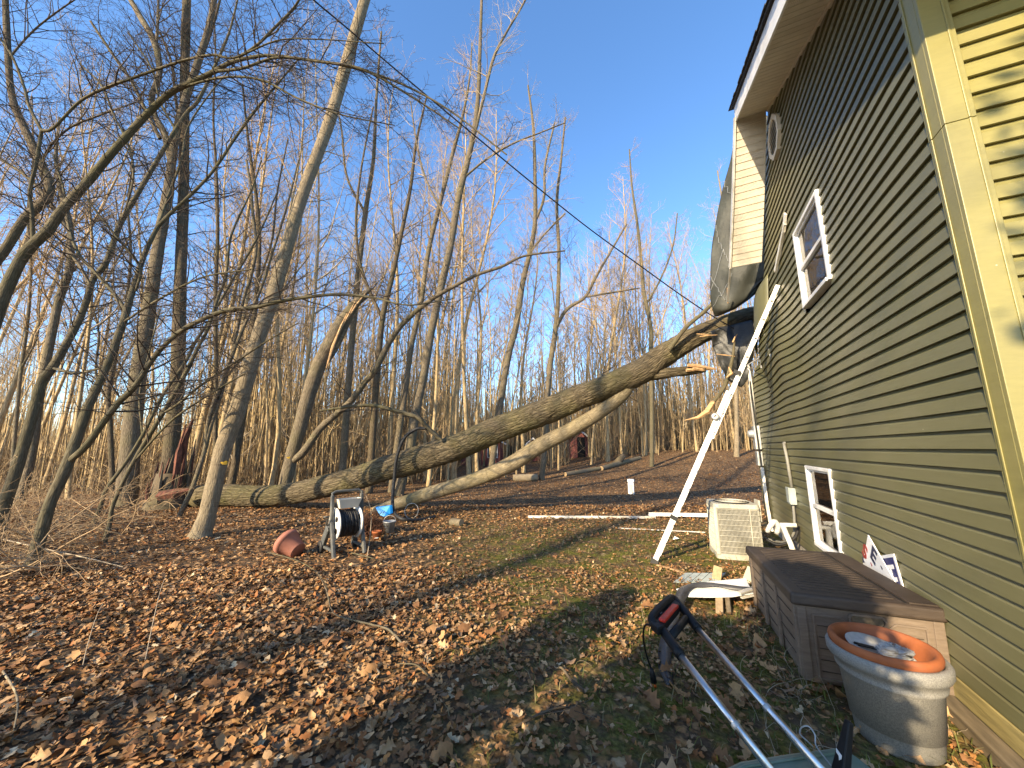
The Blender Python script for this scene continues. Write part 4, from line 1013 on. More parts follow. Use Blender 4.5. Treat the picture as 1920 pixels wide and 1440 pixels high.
# root end knob
obj('butt_flare', MB().lathe([(.001, -.05), (.24, 0), (.33, .1), (.31, .35), (.27, .6)], P[0] - (P[10] - P[0]) * .2, 20, P[14] - P[0]), M['bark_fallen'], ft, smooth=True)
# hanging broken branch
hb = path4([(1377, 640, 5, 7.7), (1374, 668, 7, 7.7), (1369, 690, 9, 7.7), (1362, 715, 10, 7.7), (1350, 738, 9, 7.7), (1335, 757, 8, 7.75)], 26)
hbt = thing('hanging_branch', hb[0][-1], 'broken branch with torn raw ends dangling under the trunk beside the ladder', 'branch')
b_ = Tubes(); b_.add(hb[0], hb[1], 8); link('bark', b_.mesh('bark', M['bark_smooth'], ROOT[hbt.name]), hbt)
m = MB()
a, b, c, d = gF(1337, 754, 7.72), gF(1326, 772, 7.7), gF(1308, 783, 7.7), gF(1284, 788, 7.68)
shards('splinter', [([a, b, c, d], [.05, .06, .035, .006]), ([gF(1366, 688, 7.6), gF(1372, 700, 7.6), gF(1362, 708, 7.6)], [.01, .04, .01]), ([gF(1374, 642, 7.68), gF(1378, 632, 7.66), gF(1383, 626, 7.66)], [.02, .014, .004]),
    ([gF(1343, 664, 7.7), gF(1360, 666, 7.68), gF(1378, 668, 7.68)], [.008, .012, .006])], M['wood_raw'], hbt, 6)
# the red splintered stump
sb = gF(318, 935, 10.75); sb[2] = T(sb[0], sb[1])
st = thing('splintered_stump', sb, 'rotten red brown splintered stump left standing where the fallen trunk snapped off', 'stump')
rr = random.Random(12); m = MB()
prof = [(.62, -.1), (.52, .12), (.44, .4), (.40, .75), (.36, .95)]
m.lathe(prof, sb, 18)
obj('butt', m, M['bark_brown'], st, smooth=True)
for k in range(60):
    a = rr.uniform(0, 6.28); r = rr.uniform(.15, .50); h = rr.uniform(.5, 1.3) * (1.1 + .35 * math.cos(a - .4)); w = rr.uniform(.03, .10)
    p0 = sb + np.array((r * math.cos(a), r * math.sin(a), rr.uniform(.0, .3))); tip = p0 + np.array((rr.uniform(-.10, .16), rr.uniform(-.1, .1), h))
    shards('splinter', [([p0, p0 * .5 + tip * .5 + np.array((rr.uniform(-.03, .03), 0, 0)), tip], [w, w * .85, .010])], M['wood_red' if k % 5 < 2 else 'bark_brown'], st)
shards('splinter', [([gF(334, 868, 10.1), gF(345, 830, 10.05), gF(362, 786, 10.0)], [.10, .095, .03]), ([gF(330, 890, 10.0), gF(336, 850, 10.0), gF(349, 795, 10.0)], [.07, .08, .01]),
    ([gF(300, 930, 10.1), gF(330, 925, 10.0), gF(362, 918, 10.1)], [.12, .13, .05])], M['wood_red'], st)

# ------------------------------------------------------------------ tarps over the hole
def grid_px(rows): return [[gF(*c) for c in r] for r in rows]
def upsample(G, n):
    G = np.array(G); r, c = G.shape[:2]
    A = np.stack([catmull(G[:, j].reshape(r, 3), n) for j in range(c)], 1)
    return np.stack([catmull(A[i], n) for i in range(n)], 0)
def wrinkle(G, amp, seed):
    rng = np.random.default_rng(seed); n = G.shape[0]
    u, v = np.meshgrid(np.linspace(0, 1, n), np.linspace(0, 1, n))
    w = np.zeros((n, n))
    for k in range(9):
        f = rng.uniform(3, 16); a = rng.uniform(0, 6.28); w += np.abs(np.sin(f * (u * math.cos(a) + v * math.sin(a)) + rng.uniform(0, 6))) / (1 + f * .12)
    w -= w.mean()
    nv = np.array([0.35, -.9, .1])
    return G + amp * w[:, :, None] * nv
G = upsample(grid_px([
 [(1381, 218, 6.1), (1386, 218, 6.0), (1400, 218, 6.0), (1420, 216, 5.9), (1444, 214, 5.75)],
 [(1372, 290, 6.6), (1385, 292, 6.5), (1400, 292, 6.4), (1425, 290, 6.2), (1446, 290, 5.95)],
 [(1352, 370, 7.0), (1375, 372, 6.8), (1400, 372, 6.7), (1428, 370, 6.4), (1449, 372, 6.1)],
 [(1336, 450, 7.2), (1362, 452, 7.0), (1400, 455, 6.8), (1432, 452, 6.55), (1458, 445, 6.2)],
 [(1331, 520, 7.2), (1360, 528, 7.0), (1395, 526, 6.85), (1432, 512, 6.7), (1470, 455, 6.15)],
 [(1333, 572, 7.25), (1358, 576, 7.0), (1390, 566, 6.9), (1425, 530, 6.8), (1463, 490, 6.3)],
 [(1341, 593, 7.35), (1360, 588, 7.15), (1388, 573, 7.05), (1420, 548, 6.95), (1452, 512, 6.5)]]), 46)
G = wrinkle(G, .045, 3)
tp = thing('roof_tarp', G[45, 0], 'grey tarp draped over the torn gable above the trunk', 'tarp')
obj('tarp_sheet', MB().grid(G), M['tarp'], tp, smooth=True, solid=.006)
m = MB()
for (a, b) in ((( 12, 0), (16, 16)), ((20, 0), (26, 14)), ((30, 0), (36, 15)), ((40, 0), (28, 16)), ((33, 1), (24, 10))):
    n = 14; pts = [G[int(round(a[0] + (b[0] - a[0]) * t)), int(round(a[1] + (b[1] - a[1]) * t))] + np.array((-.012, -.012, 0)) for t in np.linspace(0, 1, n)]
    m.tube(pts, .006, 4)
obj('fold_crease', m, M['galv'], tp)
G2 = wrinkle(upsample(grid_px([
 [(1330, 622, 8.15), (1355, 612, 8.1), (1380, 606, 8.0), (1410, 600, 7.75)],
 [(1340, 655, 8.2), (1360, 655, 8.1), (1385, 650, 7.95), (1416, 640, 7.7)],
 [(1350, 690, 8.25), (1368, 694, 8.15), (1390, 690, 8.0), (1412, 670, 7.85)],
 [(1368, 716, 8.3), (1380, 722, 8.2), (1393, 724, 8.1), (1404, 705, 8.0)]]), 30), .05, 8)
tp2 = thing('torn_tarp', G2[29, 0], 'black torn tarp hanging in folds under the trunk at the house corner', 'tarp')
obj('tarp_sheet', MB().grid(G2), M['tarp_dark'], tp2, smooth=True, solid=.005)
m = MB()
for a, b, w in (((1428, 608), (1437, 640), .045), ((1436, 640), (1445, 668), .035), ((1421, 575), (1426, 592), .04), ((1422, 646), (1428, 690), .05), ((1399, 686), (1440, 661), .018), ((1430, 618), (1424, 630), .03)):
    m.bar(gx(*a, 1.36), gx(*b, 1.37), w, .012, up=(1, .2, 0))
obj('broken_trim', m, M['white_dirty'], house)

# ------------------------------------------------------------------ ladder
A0 = gt(1226, 1056); A1 = gx(1455, 532, 1.40)
ld = thing('ladder', A0, 'white extension ladder leaning from the lawn up to the broken gable', 'ladder')
dl = A1 - A0; LL = np.linalg.norm(dl); dl = dl / LL
mid = (A0 + A1) / 2; wd = np.array([mid[0] * 1.0, mid[1], 0]); wd /= np.linalg.norm(wd); wd -= dl * (wd @ dl); wd /= np.linalg.norm(wd)
nl = np.cross(wd, dl)
def rail(a, b, o, t, w):
    p, q = A0 + dl * a + wd * o, A0 + dl * b + wd * o
    m = MB(); m.obox((p + q) / 2, dl, wd, nl, (b - a) / 2, t * .4, w / 2)
    for s in (-1, 1): m.obox((p + q) / 2 + nl * s * (w / 2 - .005) + wd * t, dl, wd, nl, (b - a) / 2, t * .9, .006)
    return m
for o in (0, .42): obj('rail', rail(0, 2.75, o, .012, .068), M['ladder'], ld)
for o in (.03, .39): 
    mm = rail(2.05, LL, o, .012, .058)
    mm.V = [tuple(np.array(v) + nl * .03) for v in mm.V]; obj('rail', mm, M['ladder'], ld)
k = 0.28
while k < LL - .05:
    p = A0 + dl * k + (nl * .03 if k > 2.1 else 0)
    obj('rung', MB().tube([p + wd * -.008, p + wd * .43], .016, 8), M['ladder'], ld)
    obj('rung_cap', MB().lathe([(.001, .004), (.011, .004), (.013, 0)], p - wd * .012, 10, -wd), M['galv'], ld)
    k += .305
pp = A0 + dl * 2.32
obj('pulley', MB().lathe([(.02, 0), (.05, 0), (.055, .012), (.05, .024), (.02, .024)], pp - wd * .03 + nl * -.03, 16, -wd), M['galv'], ld, smooth=True)
for k in (.72, 3.05): obj('bracket', MB().obox(A0 + dl * k - wd * .012, dl, wd, nl, .03, .012, .05), M['black'], ld)
obj('foot', MB().obox(A0 + dl * .02, dl, wd, nl, .04, .02, .05).obox(A0 + wd * .42 + dl * .02, dl, wd, nl, .04, .02, .05), M['rubber'], ld)

# ------------------------------------------------------------------ overhead cable and the black hose
cb = catmull([gF(500, -90, 4.0), gF(575, -12, 4.4), gF(650, 52, 4.8), gF(745, 133, 5.3), (gF(885, 250, 5.9)), gF(1000, 345, 6.5), gF(1100, 425, 7.0), gF(1200, 498, 7.4), gF(1275, 552, 7.7), gF(1335, 592, 7.85), gF(1376, 616, 7.75)], 60)
tag(obj('overhead_cable', MB().tube(cb, .0125, 6), M['black'], None, smooth=True), 'black overhead cable slanting down across the sky to the fallen trunk', 'cable')
hs = catmull([gF(800, 803, 9.0), gF(780, 805, 9.0), gF(758, 822, 9.0), gF(744, 858, 9.0), gF(739, 900, 9.0), gF(736, 940, 8.9), gF(740, 962, 8.7), gF(757, 974, 8.5), gt(785, 978) + (0, 0, .04), gt(815, 972) + (0, 0, .04)], 50)
tag(obj('black_hose', MB().tube(hs, .038, 10), M['rubber'], None, smooth=True), 'thick black corrugated hose looped over the fallen trunk and trailing on the leaves', 'hose')

# ------------------------------------------------------------------ hose reel cart
B0 = gt(626, 1049)
av = np.array([*XY(.72, .70), 0]); bv = np.array([*XY(-.70, .72), 0])
hr = thing('hose_reel_cart', B0, 'grey plastic hose reel cart wound with black hose', 'hose reel')
def C3(a, b, z): return B0 + av * a + bv * b + np.array((0, 0, z))
Wd = .46
for a in (0, Wd):
    m = MB()
    for p, q, w in (((0, 0), (.22, .5), .07), ((.5, .06), (.24, .52), .07), ((.22, .48), (.26, .9), .065)):
        m.bar(C3(a, p[0], p[1]), C3(a, q[0], q[1]), w, .05, up=av)
    m.bar(C3(a, .05, .1), C3(a, .5, .1), .04, .045, up=av)
    obj('side_frame', m, M['grey_plastic'], hr, bevel=.012)
    d = MB().lathe([(.02, 0), (.235, 0), (.25, .015), (.235, .03), (.18, .02), (.05, .02)], C3(a + (.045 if a == 0 else -.075), .24, .46), 30, av)
    dd = obj('reel_flange', d, M['reel_white'], hr, smooth=True)
    for k in range(5):
        t = k * 1.257; c = C3(a + (.04 if a == 0 else -.08), .24 + .15 * math.cos(t), .46 + .15 * math.sin(t))
        obj('flange_hole', MB().lathe([(.001, -.001), (.042, -.001), (.042, .004)], c, 12, -av if a == 0 else av), M['black'], dd)
m = MB().lathe([(.09, 0), (.09, Wd - .15)], C3(.07, .24, .46), 20, av)
obj('drum', m, M['black'], hr, smooth=True)
hel = []
for lay, rr_ in enumerate((.125, .16, .195)):
    for q in range(9 * 16):
        t = q / 16 * 2 * math.pi; u = q / 144
        if lay % 2: u = 1 - u
        hel.append(C3(.09 + u * (Wd - .19), .24 + (rr_ + .008 * math.sin(t * .37 + lay)) * math.cos(t), .46 + rr_ * math.sin(t)))
obj('hose', MB().tube(hel, .017, 6), M['rubber'], hr, smooth=True)
obj('handle', MB().tube([C3(0, .26, .86), C3(.0, .27, .93), C3(.05, .275, .955), C3(Wd - .05, .275, .955), C3(Wd, .27, .93), C3(Wd, .26, .86)], .022, 8), M['grey_plastic'], hr, smooth=True)
tr = MB(); t0_, t1_ = .05, Wd - .05
for z0_, z1_, w0, w1 in ((.70, .84, .05, .09),):
    def ring(z, w, i): return [C3(t0_ + (.09 - w) + i, .20 - w + i, z), C3(t1_ - (.09 - w) - i, .20 - w + i, z), C3(t1_ - (.09 - w) - i, .20 + w - i, z), C3(t0_ + (.09 - w) + i, .20 + w - i, z)]
    q = [ring(z0_, w0, 0), ring(z1_, w1, 0), ring(z1_, w1, .012), ring(z0_ + .015, w0, .012)]
    V = [p for r_ in q for p in r_]
    tr.add(V, [(3, 2, 1, 0)] + [(j * 4 + i, j * 4 + (i + 1) % 4, j * 4 + 4 + (i + 1) % 4, j * 4 + 4 + i) for j in range(3) for i in range(4)] + [(12, 13, 14, 15)])
obj('tray', tr, M['vinyl_cream'], hr)
for a in (-.06, Wd + .01):
    obj('wheel', MB().lathe([(.02, 0), (.085, 0), (.095, .012), (.095, .04), (.085, .05), (.02, .05)], C3(a, .52, .095), 20, av), M['rubber'], hr, smooth=True)
obj('crank', MB().tube([C3(-.02, .24, .46), C3(-.07, .24, .46), C3(-.07, .16, .60), C3(-.14, .16, .60)], .013, 8), M['grey_plastic'], hr, smooth=True)
obj('side_cover', MB().bar(C3(-.03, .28, .42), C3(-.03, .47, .16),   .13, .02, up=av), M['grey_plastic'], hr, bevel=.01)

# ------------------------------------------------------------------ pots and small things by the reel
pc = gt(545, 1044); ax = np.array([*XY(.86, -.30), -.42])
pt = thing('tipped_pot', pc, 'faded pink terracotta pot lying tipped over left of the hose reel', 'flower pot')
prof = [(.001, .30), (.115, .30), (.12, .295), (.165, .075), (.185, .075), (.195, .0), (.175, .0), (.155, .09), (.105, .28), (.001, .28)]
obj('pot_body', MB().lathe(prof, pc + np.array((*XY(-.13, .05), .22)), 28, ax), M['terra_pink'], pt, smooth=True, auto=True)
pc = gt(729, 1000)
pt = thing('metal_pail', pc, 'small weathered grey pail standing right of the dead fern', 'pail')
obj('pail_body', MB().lathe([(.001, 0), (.085, 0), (.115, .21), (.125, .215), (.125, .23), (.112, .23), (.08, .02), (.001, .02)], pc, 24), M['galv'], pt, smooth=True)
obj('wire_bail', MB().tube([pc + np.array((*XY(-.12 * math.cos(t), .02), .21 + .12 * math.sin(t))) for t in np.linspace(0, math.pi, 12)], .004, 6), M['galv'], pt)
pc = gt(706, 1012)
pt = thing('small_pot', pc, 'small terracotta pot with a white tag at the foot of the dead fern', 'flower pot')
obj('pot_body', MB().lathe([(.001, 0), (.06, 0), (.08, .12), (.09, .12), (.09, .155), (.075, .155), (.055, .02), (.001, .02)], pc, 20), M['terracotta'], pt, smooth=True)
obj('tag', MB().bar(pc + np.array((*XY(.0, -.092), .05)), pc + np.array((*XY(.06, -.092), .055)), .05, .004), M['white'], pt)
fr = gt(690, 1000); rng = np.random.default_rng(6); tb = Tubes()
for k in range(420):
    d = nrm(np.array([rng.normal(0, .8), rng.normal(0, .8), 1.0])); L = rng.uniform(.2, .52)
    Q = wander(rng, fr + np.array([rng.normal(0, .08), rng.normal(0, .08), 0]), d, L, 6, .16, -.16); tb.add(Q, np.linspace(.006, .002, 6), 3)
    for j in range(4): tb.add(wander(rng, Q[1 + j], nrm(d + rng.normal(0, .9, 3)), .09, 3, .2, -.05), [.005, .006, .002], 3)
fo = thing('dead_fern', fr, 'round brown clump of dead fern standing right behind the hose reel', 'plant')
link('fronds', tb.mesh('fronds', M['rust'], ROOT[fo.name], False), fo)
bl = [gF(703, 951, 8.7), gF(731, 948, 8.65), gF(732, 964, 8.6), gF(720, 969, 8.55), gF(712, 966, 8.6)]
tag(obj('blue_scoop', MB().prism(bl, (.02, .06, .01)), M['blue'], None, bevel=.008), 'bright blue plastic scoop leaning on the end of the pale limb', 'scoop')
hc = gt(771, 972)
tag(obj('wire_hoop', MB().tube([hc + np.array((*XY(.16 * math.cos(t), .03 * math.sin(t)), .17 + .17 * math.sin(t))) for t in np.linspace(0, 6.28, 26)], .006, 6), M['galv'], None), 'thin grey wire hoop standing in the leaves by the black hose end', 'wire')
l0, l1 = gt(846, 984) + (0, 0, .06), gt(874, 988) + (0, 0, .07)
lg = thing('cut_log', l0, 'short sawn log with a pale cut face lying alone on the leaves', 'log')
obj('bark', MB().lathe([(.078, 0), (.085, .1), (.08, .24), (.076, .3)], l0, 16, l1 - l0), M['bark_grey'], lg, smooth=True)
du = nrm(l1 - l0)
obj('cut_face', MB().disc(l0 + du * .301, .076, 16, du), M['wood_cut'], lg)
# utility pedestal far on the lawn
pb = gt(1184, 926)
pd = thing('utility_pedestal', pb, 'small white utility pedestal standing alone on the far lawn', 'utility box')
obj('post', MB().box(pb[0] - .1, pb[0] + .1, pb[1] - .08, pb[1] + .08, pb[2] - .02, pb[2] + .40), M['white'], pd, bevel=.015)
obj('cap', MB().box(pb[0] - .115, pb[0] + .115, pb[1] - .095, pb[1] + .095, pb[2] + .405, pb[2] + .52), M['white'], pd, bevel=.03)
obj('door_panel', MB().box(pb[0] - .07, pb[0] + .07, pb[1] - .088, pb[1] - .0805, pb[2] + .06, pb[2] + .34), M['grey_paint'], pd)
# white trim lengths torn off and thrown on the grass
def strip_on(name, a, b, w, h, mat, label, cat, lip=True, za=.02, zb=.02):
    A, B = gt(*a) + (0, 0, za), gt(*b) + (0, 0, zb)
    o = thing(name, A, label, cat)
    obj('face', MB().bar(A, B, w, .012), M[mat], o)
    if lip:
        d = nrm(B - A); s = np.cross(d, UP); 
        obj('flange', MB().bar(A + s * w * .46 + UP * (h / 2 + .007), B + s * w * .46 + UP * (h / 2 + .007), .012, h), M[mat], o)
    return o
strip_on('gutter_length', (990, 972), (1228, 973), .10, .045, 'white_dirty', 'long thin white trim length lying on the leaves left of the ladder', 'trim')
strip_on('trim_board', (1216, 970), (1334, 973), .16, .07, 'white', 'thick white trim board lying behind the ladder and touching the air conditioner', 'trim', True, .05, .06)
strip_on('lath_strip', (1160, 992), (1322, 1000), .035, .02, 'white_dirty', 'thin weathered lath lying on the grass behind the ladder foot', 'lath', False)
strip_on('wood_strip', (1232, 1062), (1300, 1082), .035, .02, 'wood_raw', 'raw orange wood strip lying by the ladder foot', 'wood strip', False)
strip_on('wood_sliver', (1192, 1146), (1246, 1134), .03, .02, 'wood_raw', 'pale wood sliver pointing at the black tool handle', 'wood strip', False)
pw = gt(1268, 1014)
tag(obj('paper_scrap', MB().prism([pw + np.array((*XY(-.06, 0), .02)), pw + np.array((*XY(.03, -.05), .05)), pw + np.array((*XY(.09, .03), .015)), pw + np.array((*XY(.0, .06), .06))], (0, 0, .006)), M['white'], None), 'crumpled white scrap on the grass between the ladder and its shadow', 'scrap')

# ------------------------------------------------------------------ air conditioner
ac = np.array((.60, 7.06, T(.6, 7.06))); th = math.radians(8)
ca, sa = math.cos(th), math.sin(th)
def AC(x, y, z): return ac + np.array((x * ca - y * sa, x * sa + y * ca, z))
acu = thing('air_conditioner', ac, 'beige louvred air conditioner unit on the grass by the house wall', 'air conditioner')
def rsq(h, r, n=6):
    out = []
    for cx, cy_, a0 in ((h - r, h - r, 0), (-h + r, h - r, 90), (-h + r, -h + r, 180), (h - r, -h + r, 270)):
        for k in range(n + 1):
            a = math.radians(a0 + 90 * k / n); out.append((cx + r * math.cos(a), cy_ + r * math.sin(a)))
    return out
def ring_prism(h, r, z0_, z1_, h2=None):
    m = MB(); A = [AC(x, y, z0_) for x, y in rsq(h, r)]; B = [AC(x, y, z1_) for x, y in rsq(h2 or h, r)]; k = len(A)
    return m.add(A + B, [tuple(range(k))[::-1], tuple(range(k, 2 * k))] + [(i, (i + 1) % k, k + (i + 1) % k, k + i) for i in range(k)])
HS = .315
obj('base_pan', ring_prism(HS + .008, .07, .0, .075), M['ac_body'], acu)
obj('coil', ring_prism(HS - .03, .06, .075, .74), M['ac_fin'], acu)
obj('top_cover', ring_prism(HS + .006, .07, .735, .80, HS - .005), M['ac_body'], acu, bevel=.008)
obj('fan_opening', MB().lathe([(.25, 0), (.25, .008), (.235, .010), (.03, .012), (.001, .012)], AC(0, 0, .801), 30), M['black'], acu, smooth=True)
fg = MB()
for k in range(6): fg.lathe([(.04 + k * .037, 0), (.044 + k * .037, .006), (.048 + k * .037, 0)], AC(0, 0, .816), 26)
obj('fan_guard', fg, M['ac_body'], acu)
sq = rsq(HS - .004, .065, 8)
per = np.array(sq + [sq[0]]); ln = np.concatenate([[0], np.cumsum(np.linalg.norm(np.diff(per, axis=0), axis=1))])
vb = MB(); hbm = MB()
for s in np.arange(0, ln[-1], .017):
    x, y = np.interp(s, ln, per[:, 0]), np.interp(s, ln, per[:, 1]); vb.bar(AC(x, y, .07), AC(x, y, .74), .0045, .006, up=(1, 0, 0))
for k in range(9):
    z = .1 + k * .078; hbm.tube([AC(x * 1.012, y * 1.012, z) for x, y in sq + [sq[0]]], .005, 4)
o = obj('louvre_bars', vb, M['ac_body'], acu); o['kind'] = 'stuff'
obj('grille_wires', hbm, M['ac_body'], acu)
for s in (.16, .95, 1.7, 2.3):
    x, y = np.interp(s, ln, per[:, 0]), np.interp(s, ln, per[:, 1]); obj('grille_rib', MB().bar(AC(x * 1.02, y * 1.02, .07), AC(x * 1.02, y * 1.02, .74), .012, .01, up=(1, 0, 0)), M['ac_body'], acu)
obj('corner_post', MB().bar(AC(-HS + .02, -HS + .02, .05), AC(-HS + .02, -HS + .02, .76), .06, .06, up=(1, 0, 0)), M['ac_body'], acu, bevel=.02)
obj('service_panel', MB().obox(AC(HS + .02, -.12, .70), (ca, sa, 0), (-sa, ca, 0), (0, 0, 1), .012, .11, .16), M['ac_body'], acu, bevel=.008)
pl_ = thing('pvc_pipes', (1.25, 6.9, 0), 'white plastic pipe elbows and lines standing between the air conditioner and the wall', 'pipe')
obj('drain_pipe', MB().tube([(1.30, 6.55, .02), (1.26, 6.7, .3), (1.22, 6.85, .52)], .035, 10).tube([(1.10, 6.9, .52), (1.38, 6.8, .55)], .03, 10), M['white_dirty'], pl_, smooth=True)
obj('pipe_elbow', MB().tube(catmull([(1.02, 6.85, .42), (1.06, 6.8, .52), (1.12, 6.82, .58), (1.16, 6.86, .5), (1.14, 6.9, .4)], 14), .036, 10), M['white'], pl_, smooth=True)
obj('line_set', MB().tube(catmull([(1.0, 6.9, .3), (1.15, 6.85, .25), (1.35, 6.9, .35), (1.44, 7.0, .5)], 14), .02, 8), M['rubber'], pl_, smooth=True)

# ------------------------------------------------------------------ deck box
bc = np.array((1.0, 4.24, 0.0)); th = math.radians(4.5); cb_, sb_ = math.cos(th), math.sin(th)
def DB(x, y, z): return bc + np.array((x * cb_ - y * sb_, x * sb_ + y * cb_, z))
dbx = thing('deck_box', bc, 'taupe plastic deck storage box with dark brown lid against the siding', 'storage box')
hx, hy, HB = .41, .68, .56
body = MB()
ins = .025
body.hexa([DB(-hx + ins, -hy + ins, .01), DB(hx - ins, -hy + ins, .01), DB(hx - ins, hy - ins, .01), DB(-hx + ins, hy - ins, .01), DB(-hx, -hy, HB), DB(hx, -hy, HB), DB(hx, hy, HB), DB(-hx, hy, HB)])
obj('body', body, M['box_body'], dbx, bevel=.018, seg=3)
def fy(z): return -hy + ins * (1 - z / HB) - .004       # front face at height z
def raised(pts, d, name, mat='box_body'):
    P = [DB(x, fy(z) + .002, z) for x, z in pts]
    return obj(name, MB().prism(P, np.array(DB(0, -d, 0)) - bc), M[mat], dbx, bevel=.004)
for x in (-hx + .035, hx - .035): raised([(x - .028, .03), (x + .028, .03), (x + .028, HB - .02), (x - .028, HB - .02)], .008, 'corner_rib')
def rimline(pts, w, d, name):
    m = MB()
    for a, b in zip(pts, pts[1:]): m.bar(DB(a[0], fy(a[1]) - d / 2, a[1]), DB(b[0], fy(b[1]) - d / 2, b[1]), w, d, up=(0, 1, 0))
    return obj(name, m, M['box_body'], dbx)
nota = [(-.31, .05), (-.31, .47), (-.15, .47), (-.11, .43), (-.07, .405), (.07, .405), (.11, .43), (.15, .47), (.31, .47), (.31, .05), (-.31, .05)]
rimline(nota, .012, .008, 'panel_rim')
hand = [(-.085 + .0, .44), (-.1, .46), (-.1, .485), (-.085, .505), (.085, .505), (.1, .485), (.1, .46), (.085, .44), (-.085, .44)]
rimline(hand, .014, .012, 'handle_rim')
obj('handle_recess', MB().prism([DB(x * .88, fy(z) - .0015, z) for x, z in hand[:-1]], np.array(DB(0, -.003, 0)) - bc), M['timber_old'], dbx)
for k in range(5):
    z = .1 + k * .075
    obj('board_groove', MB().bar(DB(-.29, fy(z) - .0005, z), DB(.29, fy(z) - .0005, z), .004, .004, up=(0, 1, 0)), M['box_lid'], dbx)
def sx_(z): return -hx + ins * (1 - z / HB) - .004
for k in range(4):
    z = .13 + k * .1
    obj('board_groove', MB().bar(DB(sx_(z), -hy + .09, z), DB(sx_(z), hy - .09, z), .004, .006, up=(1, 0, 0)), M['box_lid'], dbx)
for y in (-hy + .045, hy - .045, -.2, .2):
    obj('corner_rib', MB().obox(DB(-hx + .003, y, .29), (cb_, sb_, 0), (-sb_, cb_, 0), (0, 0, 1), .012, .028, .25), M['box_body'], dbx, bevel=.004)
lid = MB()
r0 = [(-hx - .03, -hy - .03), (hx + .012, -hy - .03), (hx + .012, hy + .03), (-hx - .03, hy + .03)]
lid.hexa([DB(x, y, HB - .035) for x, y in r0] + [DB(x * .99, y * .99, HB + .05) for x, y in r0])
obj('lid', lid, M['box_lid'], dbx, bevel=.02, seg=3)
for k in range(19):
    y = -hy + .09 + k * (2 * hy - .18) / 18
    obj('lid_ridge', MB().obox(DB(-.075, y, HB + .0515), (cb_, sb_, 0), (-sb_, cb_, 0), (0, 0, 1), .27, .022, .0035), M['box_lid'], dbx, bevel=.003)
obj('lid_seam', MB().obox(DB(.235, 0, HB + .0505), (cb_, sb_, 0), (-sb_, cb_, 0), (0, 0, 1), .006, hy - .02, .002), M['black'], dbx)
obj('hinge_board', MB().obox(DB(.325, 0, HB + .0535), (cb_, sb_, 0), (-sb_, cb_, 0), (0, 0, 1), .076, hy - .01, .0055), M['box_lid'], dbx, bevel=.003)

# ------------------------------------------------------------------ planter, liner pot and what lies in it
pc = np.array((.985, 3.13, 0.0))
pln = thing('planter', pc, 'large speckled grey resin planter beside the deck box', 'planter')
prof = [(.001, .012), (.165, .012), (.175, 0), (.185, .012), (.196, .16), (.204, .165), (.206, .18), (.200, .186), (.222, .335), (.236, .345), (.240, .36), (.236, .37), (.243, .385), (.25, .40), (.262, .41), (.27, .425), (.272, .46), (.262, .475), (.245, .478), (.235, .465), (.2, .1), (.001, .1)]
obj('pot_body', MB().lathe(prof, pc, 48), M['planter'], pln, smooth=True)
lp = thing('terracotta_pot', pc + (0, 0, .3), 'orange terracotta pot nested inside the grey planter', 'flower pot')
prof = [(.001, .28), (.15, .28), (.155, .285), (.215, .44), (.236, .462), (.246, .475), (.249, .495), (.243, .512), (.228, .518), (.214, .510), (.205, .49), (.15, .30), (.001, .30)]
obj('pot_body', MB().lathe(prof, pc + (-.008, 0, .004), 48), M['terracotta'], lp, smooth=True)
sc_ = thing('saucer', pc + (0, 0, .4), 'white plastic saucer tilted inside the terracotta pot', 'saucer')
obj('dish', MB().lathe([(.001, 0), (.13, 0), (.155, .02), (.16, .02), (.135, -.006), (.001, -.006)], pc + (-.02, .0, .445), 32, (.18, -.12, 1)), M['pot_pale'], sc_, smooth=True)
bgm = MB(); rngb = np.random.default_rng(4)
u, v = np.meshgrid(np.linspace(0, 2 * math.pi, 26), np.linspace(-1.45, 1.45, 14))
rr_ = 1 + .22 * np.abs(np.sin(u * 3 + v * 2)) * np.sin(v * 5 + u) + .08 * rngb.normal(0, 1, u.shape)
Gb = np.stack([pc[0] + .04 + .085 * rr_ * np.cos(u) * np.cos(v), pc[1] - .02 + .055 * rr_ * np.sin(u) * np.cos(v), pc[2] + .478 + .034 * rr_ * np.sin(v)], -1)
Gb[:, -1] = Gb[:, 0]
tag(obj('plastic_bag', MB().grid(Gb), M['bag'], None), 'crumpled clear plastic bag lying on the saucer in the pot', 'bag')
tag(obj('garden_shears', MB().bar(pc + (-.13, .03, .47), pc + (.0, -.03, .475), .022, .006).bar(pc + (-.12, .0, .472), pc + (.10, -.06, .478), .016, .006), M['black'], None), 'dark blade poking out beside the plastic bag in the pot', 'blade')

# ------------------------------------------------------------------ yard signs
def text_mesh(txt, size):
    cu = bpy.data.curves.new('lettering', 'FONT'); cu.body = txt; cu.size = size; cu.extrude = .0008; cu.align_x = 'LEFT'; cu.offset = size * .035
    o = bpy.data.objects.new('lettering', cu); COL.objects.link(o)
    bpy.context.view_layer.update()
    me = bpy.data.meshes.new_from_object(o.evaluated_get(bpy.context.evaluated_depsgraph_get()))
    bpy.data.objects.remove(o); bpy.data.curves.remove(cu)
    return me
def put_text(me, mat, p, ex, ey, parent):
    ez = np.cross(ex, ey); n = len(me.vertices); co = np.empty(n * 3, np.float32); me.vertices.foreach_get('co', co); co = co.reshape(-1, 3)
    W = p + co[:, :1] * ex + co[:, 1:2] * ey + co[:, 2:] * ez - origin_of(parent)
    me.vertices.foreach_set('co', W.astype(np.float32).ravel()); me.materials.clear(); me.materials.append(mat); me.update()
    return link('lettering', me, parent)
X1 = 1.435
Tp, Lf, Rt = gx(1627, 1003, X1), gx(1603, 1040, X1), gx(1671, 1079, X1 - .0)
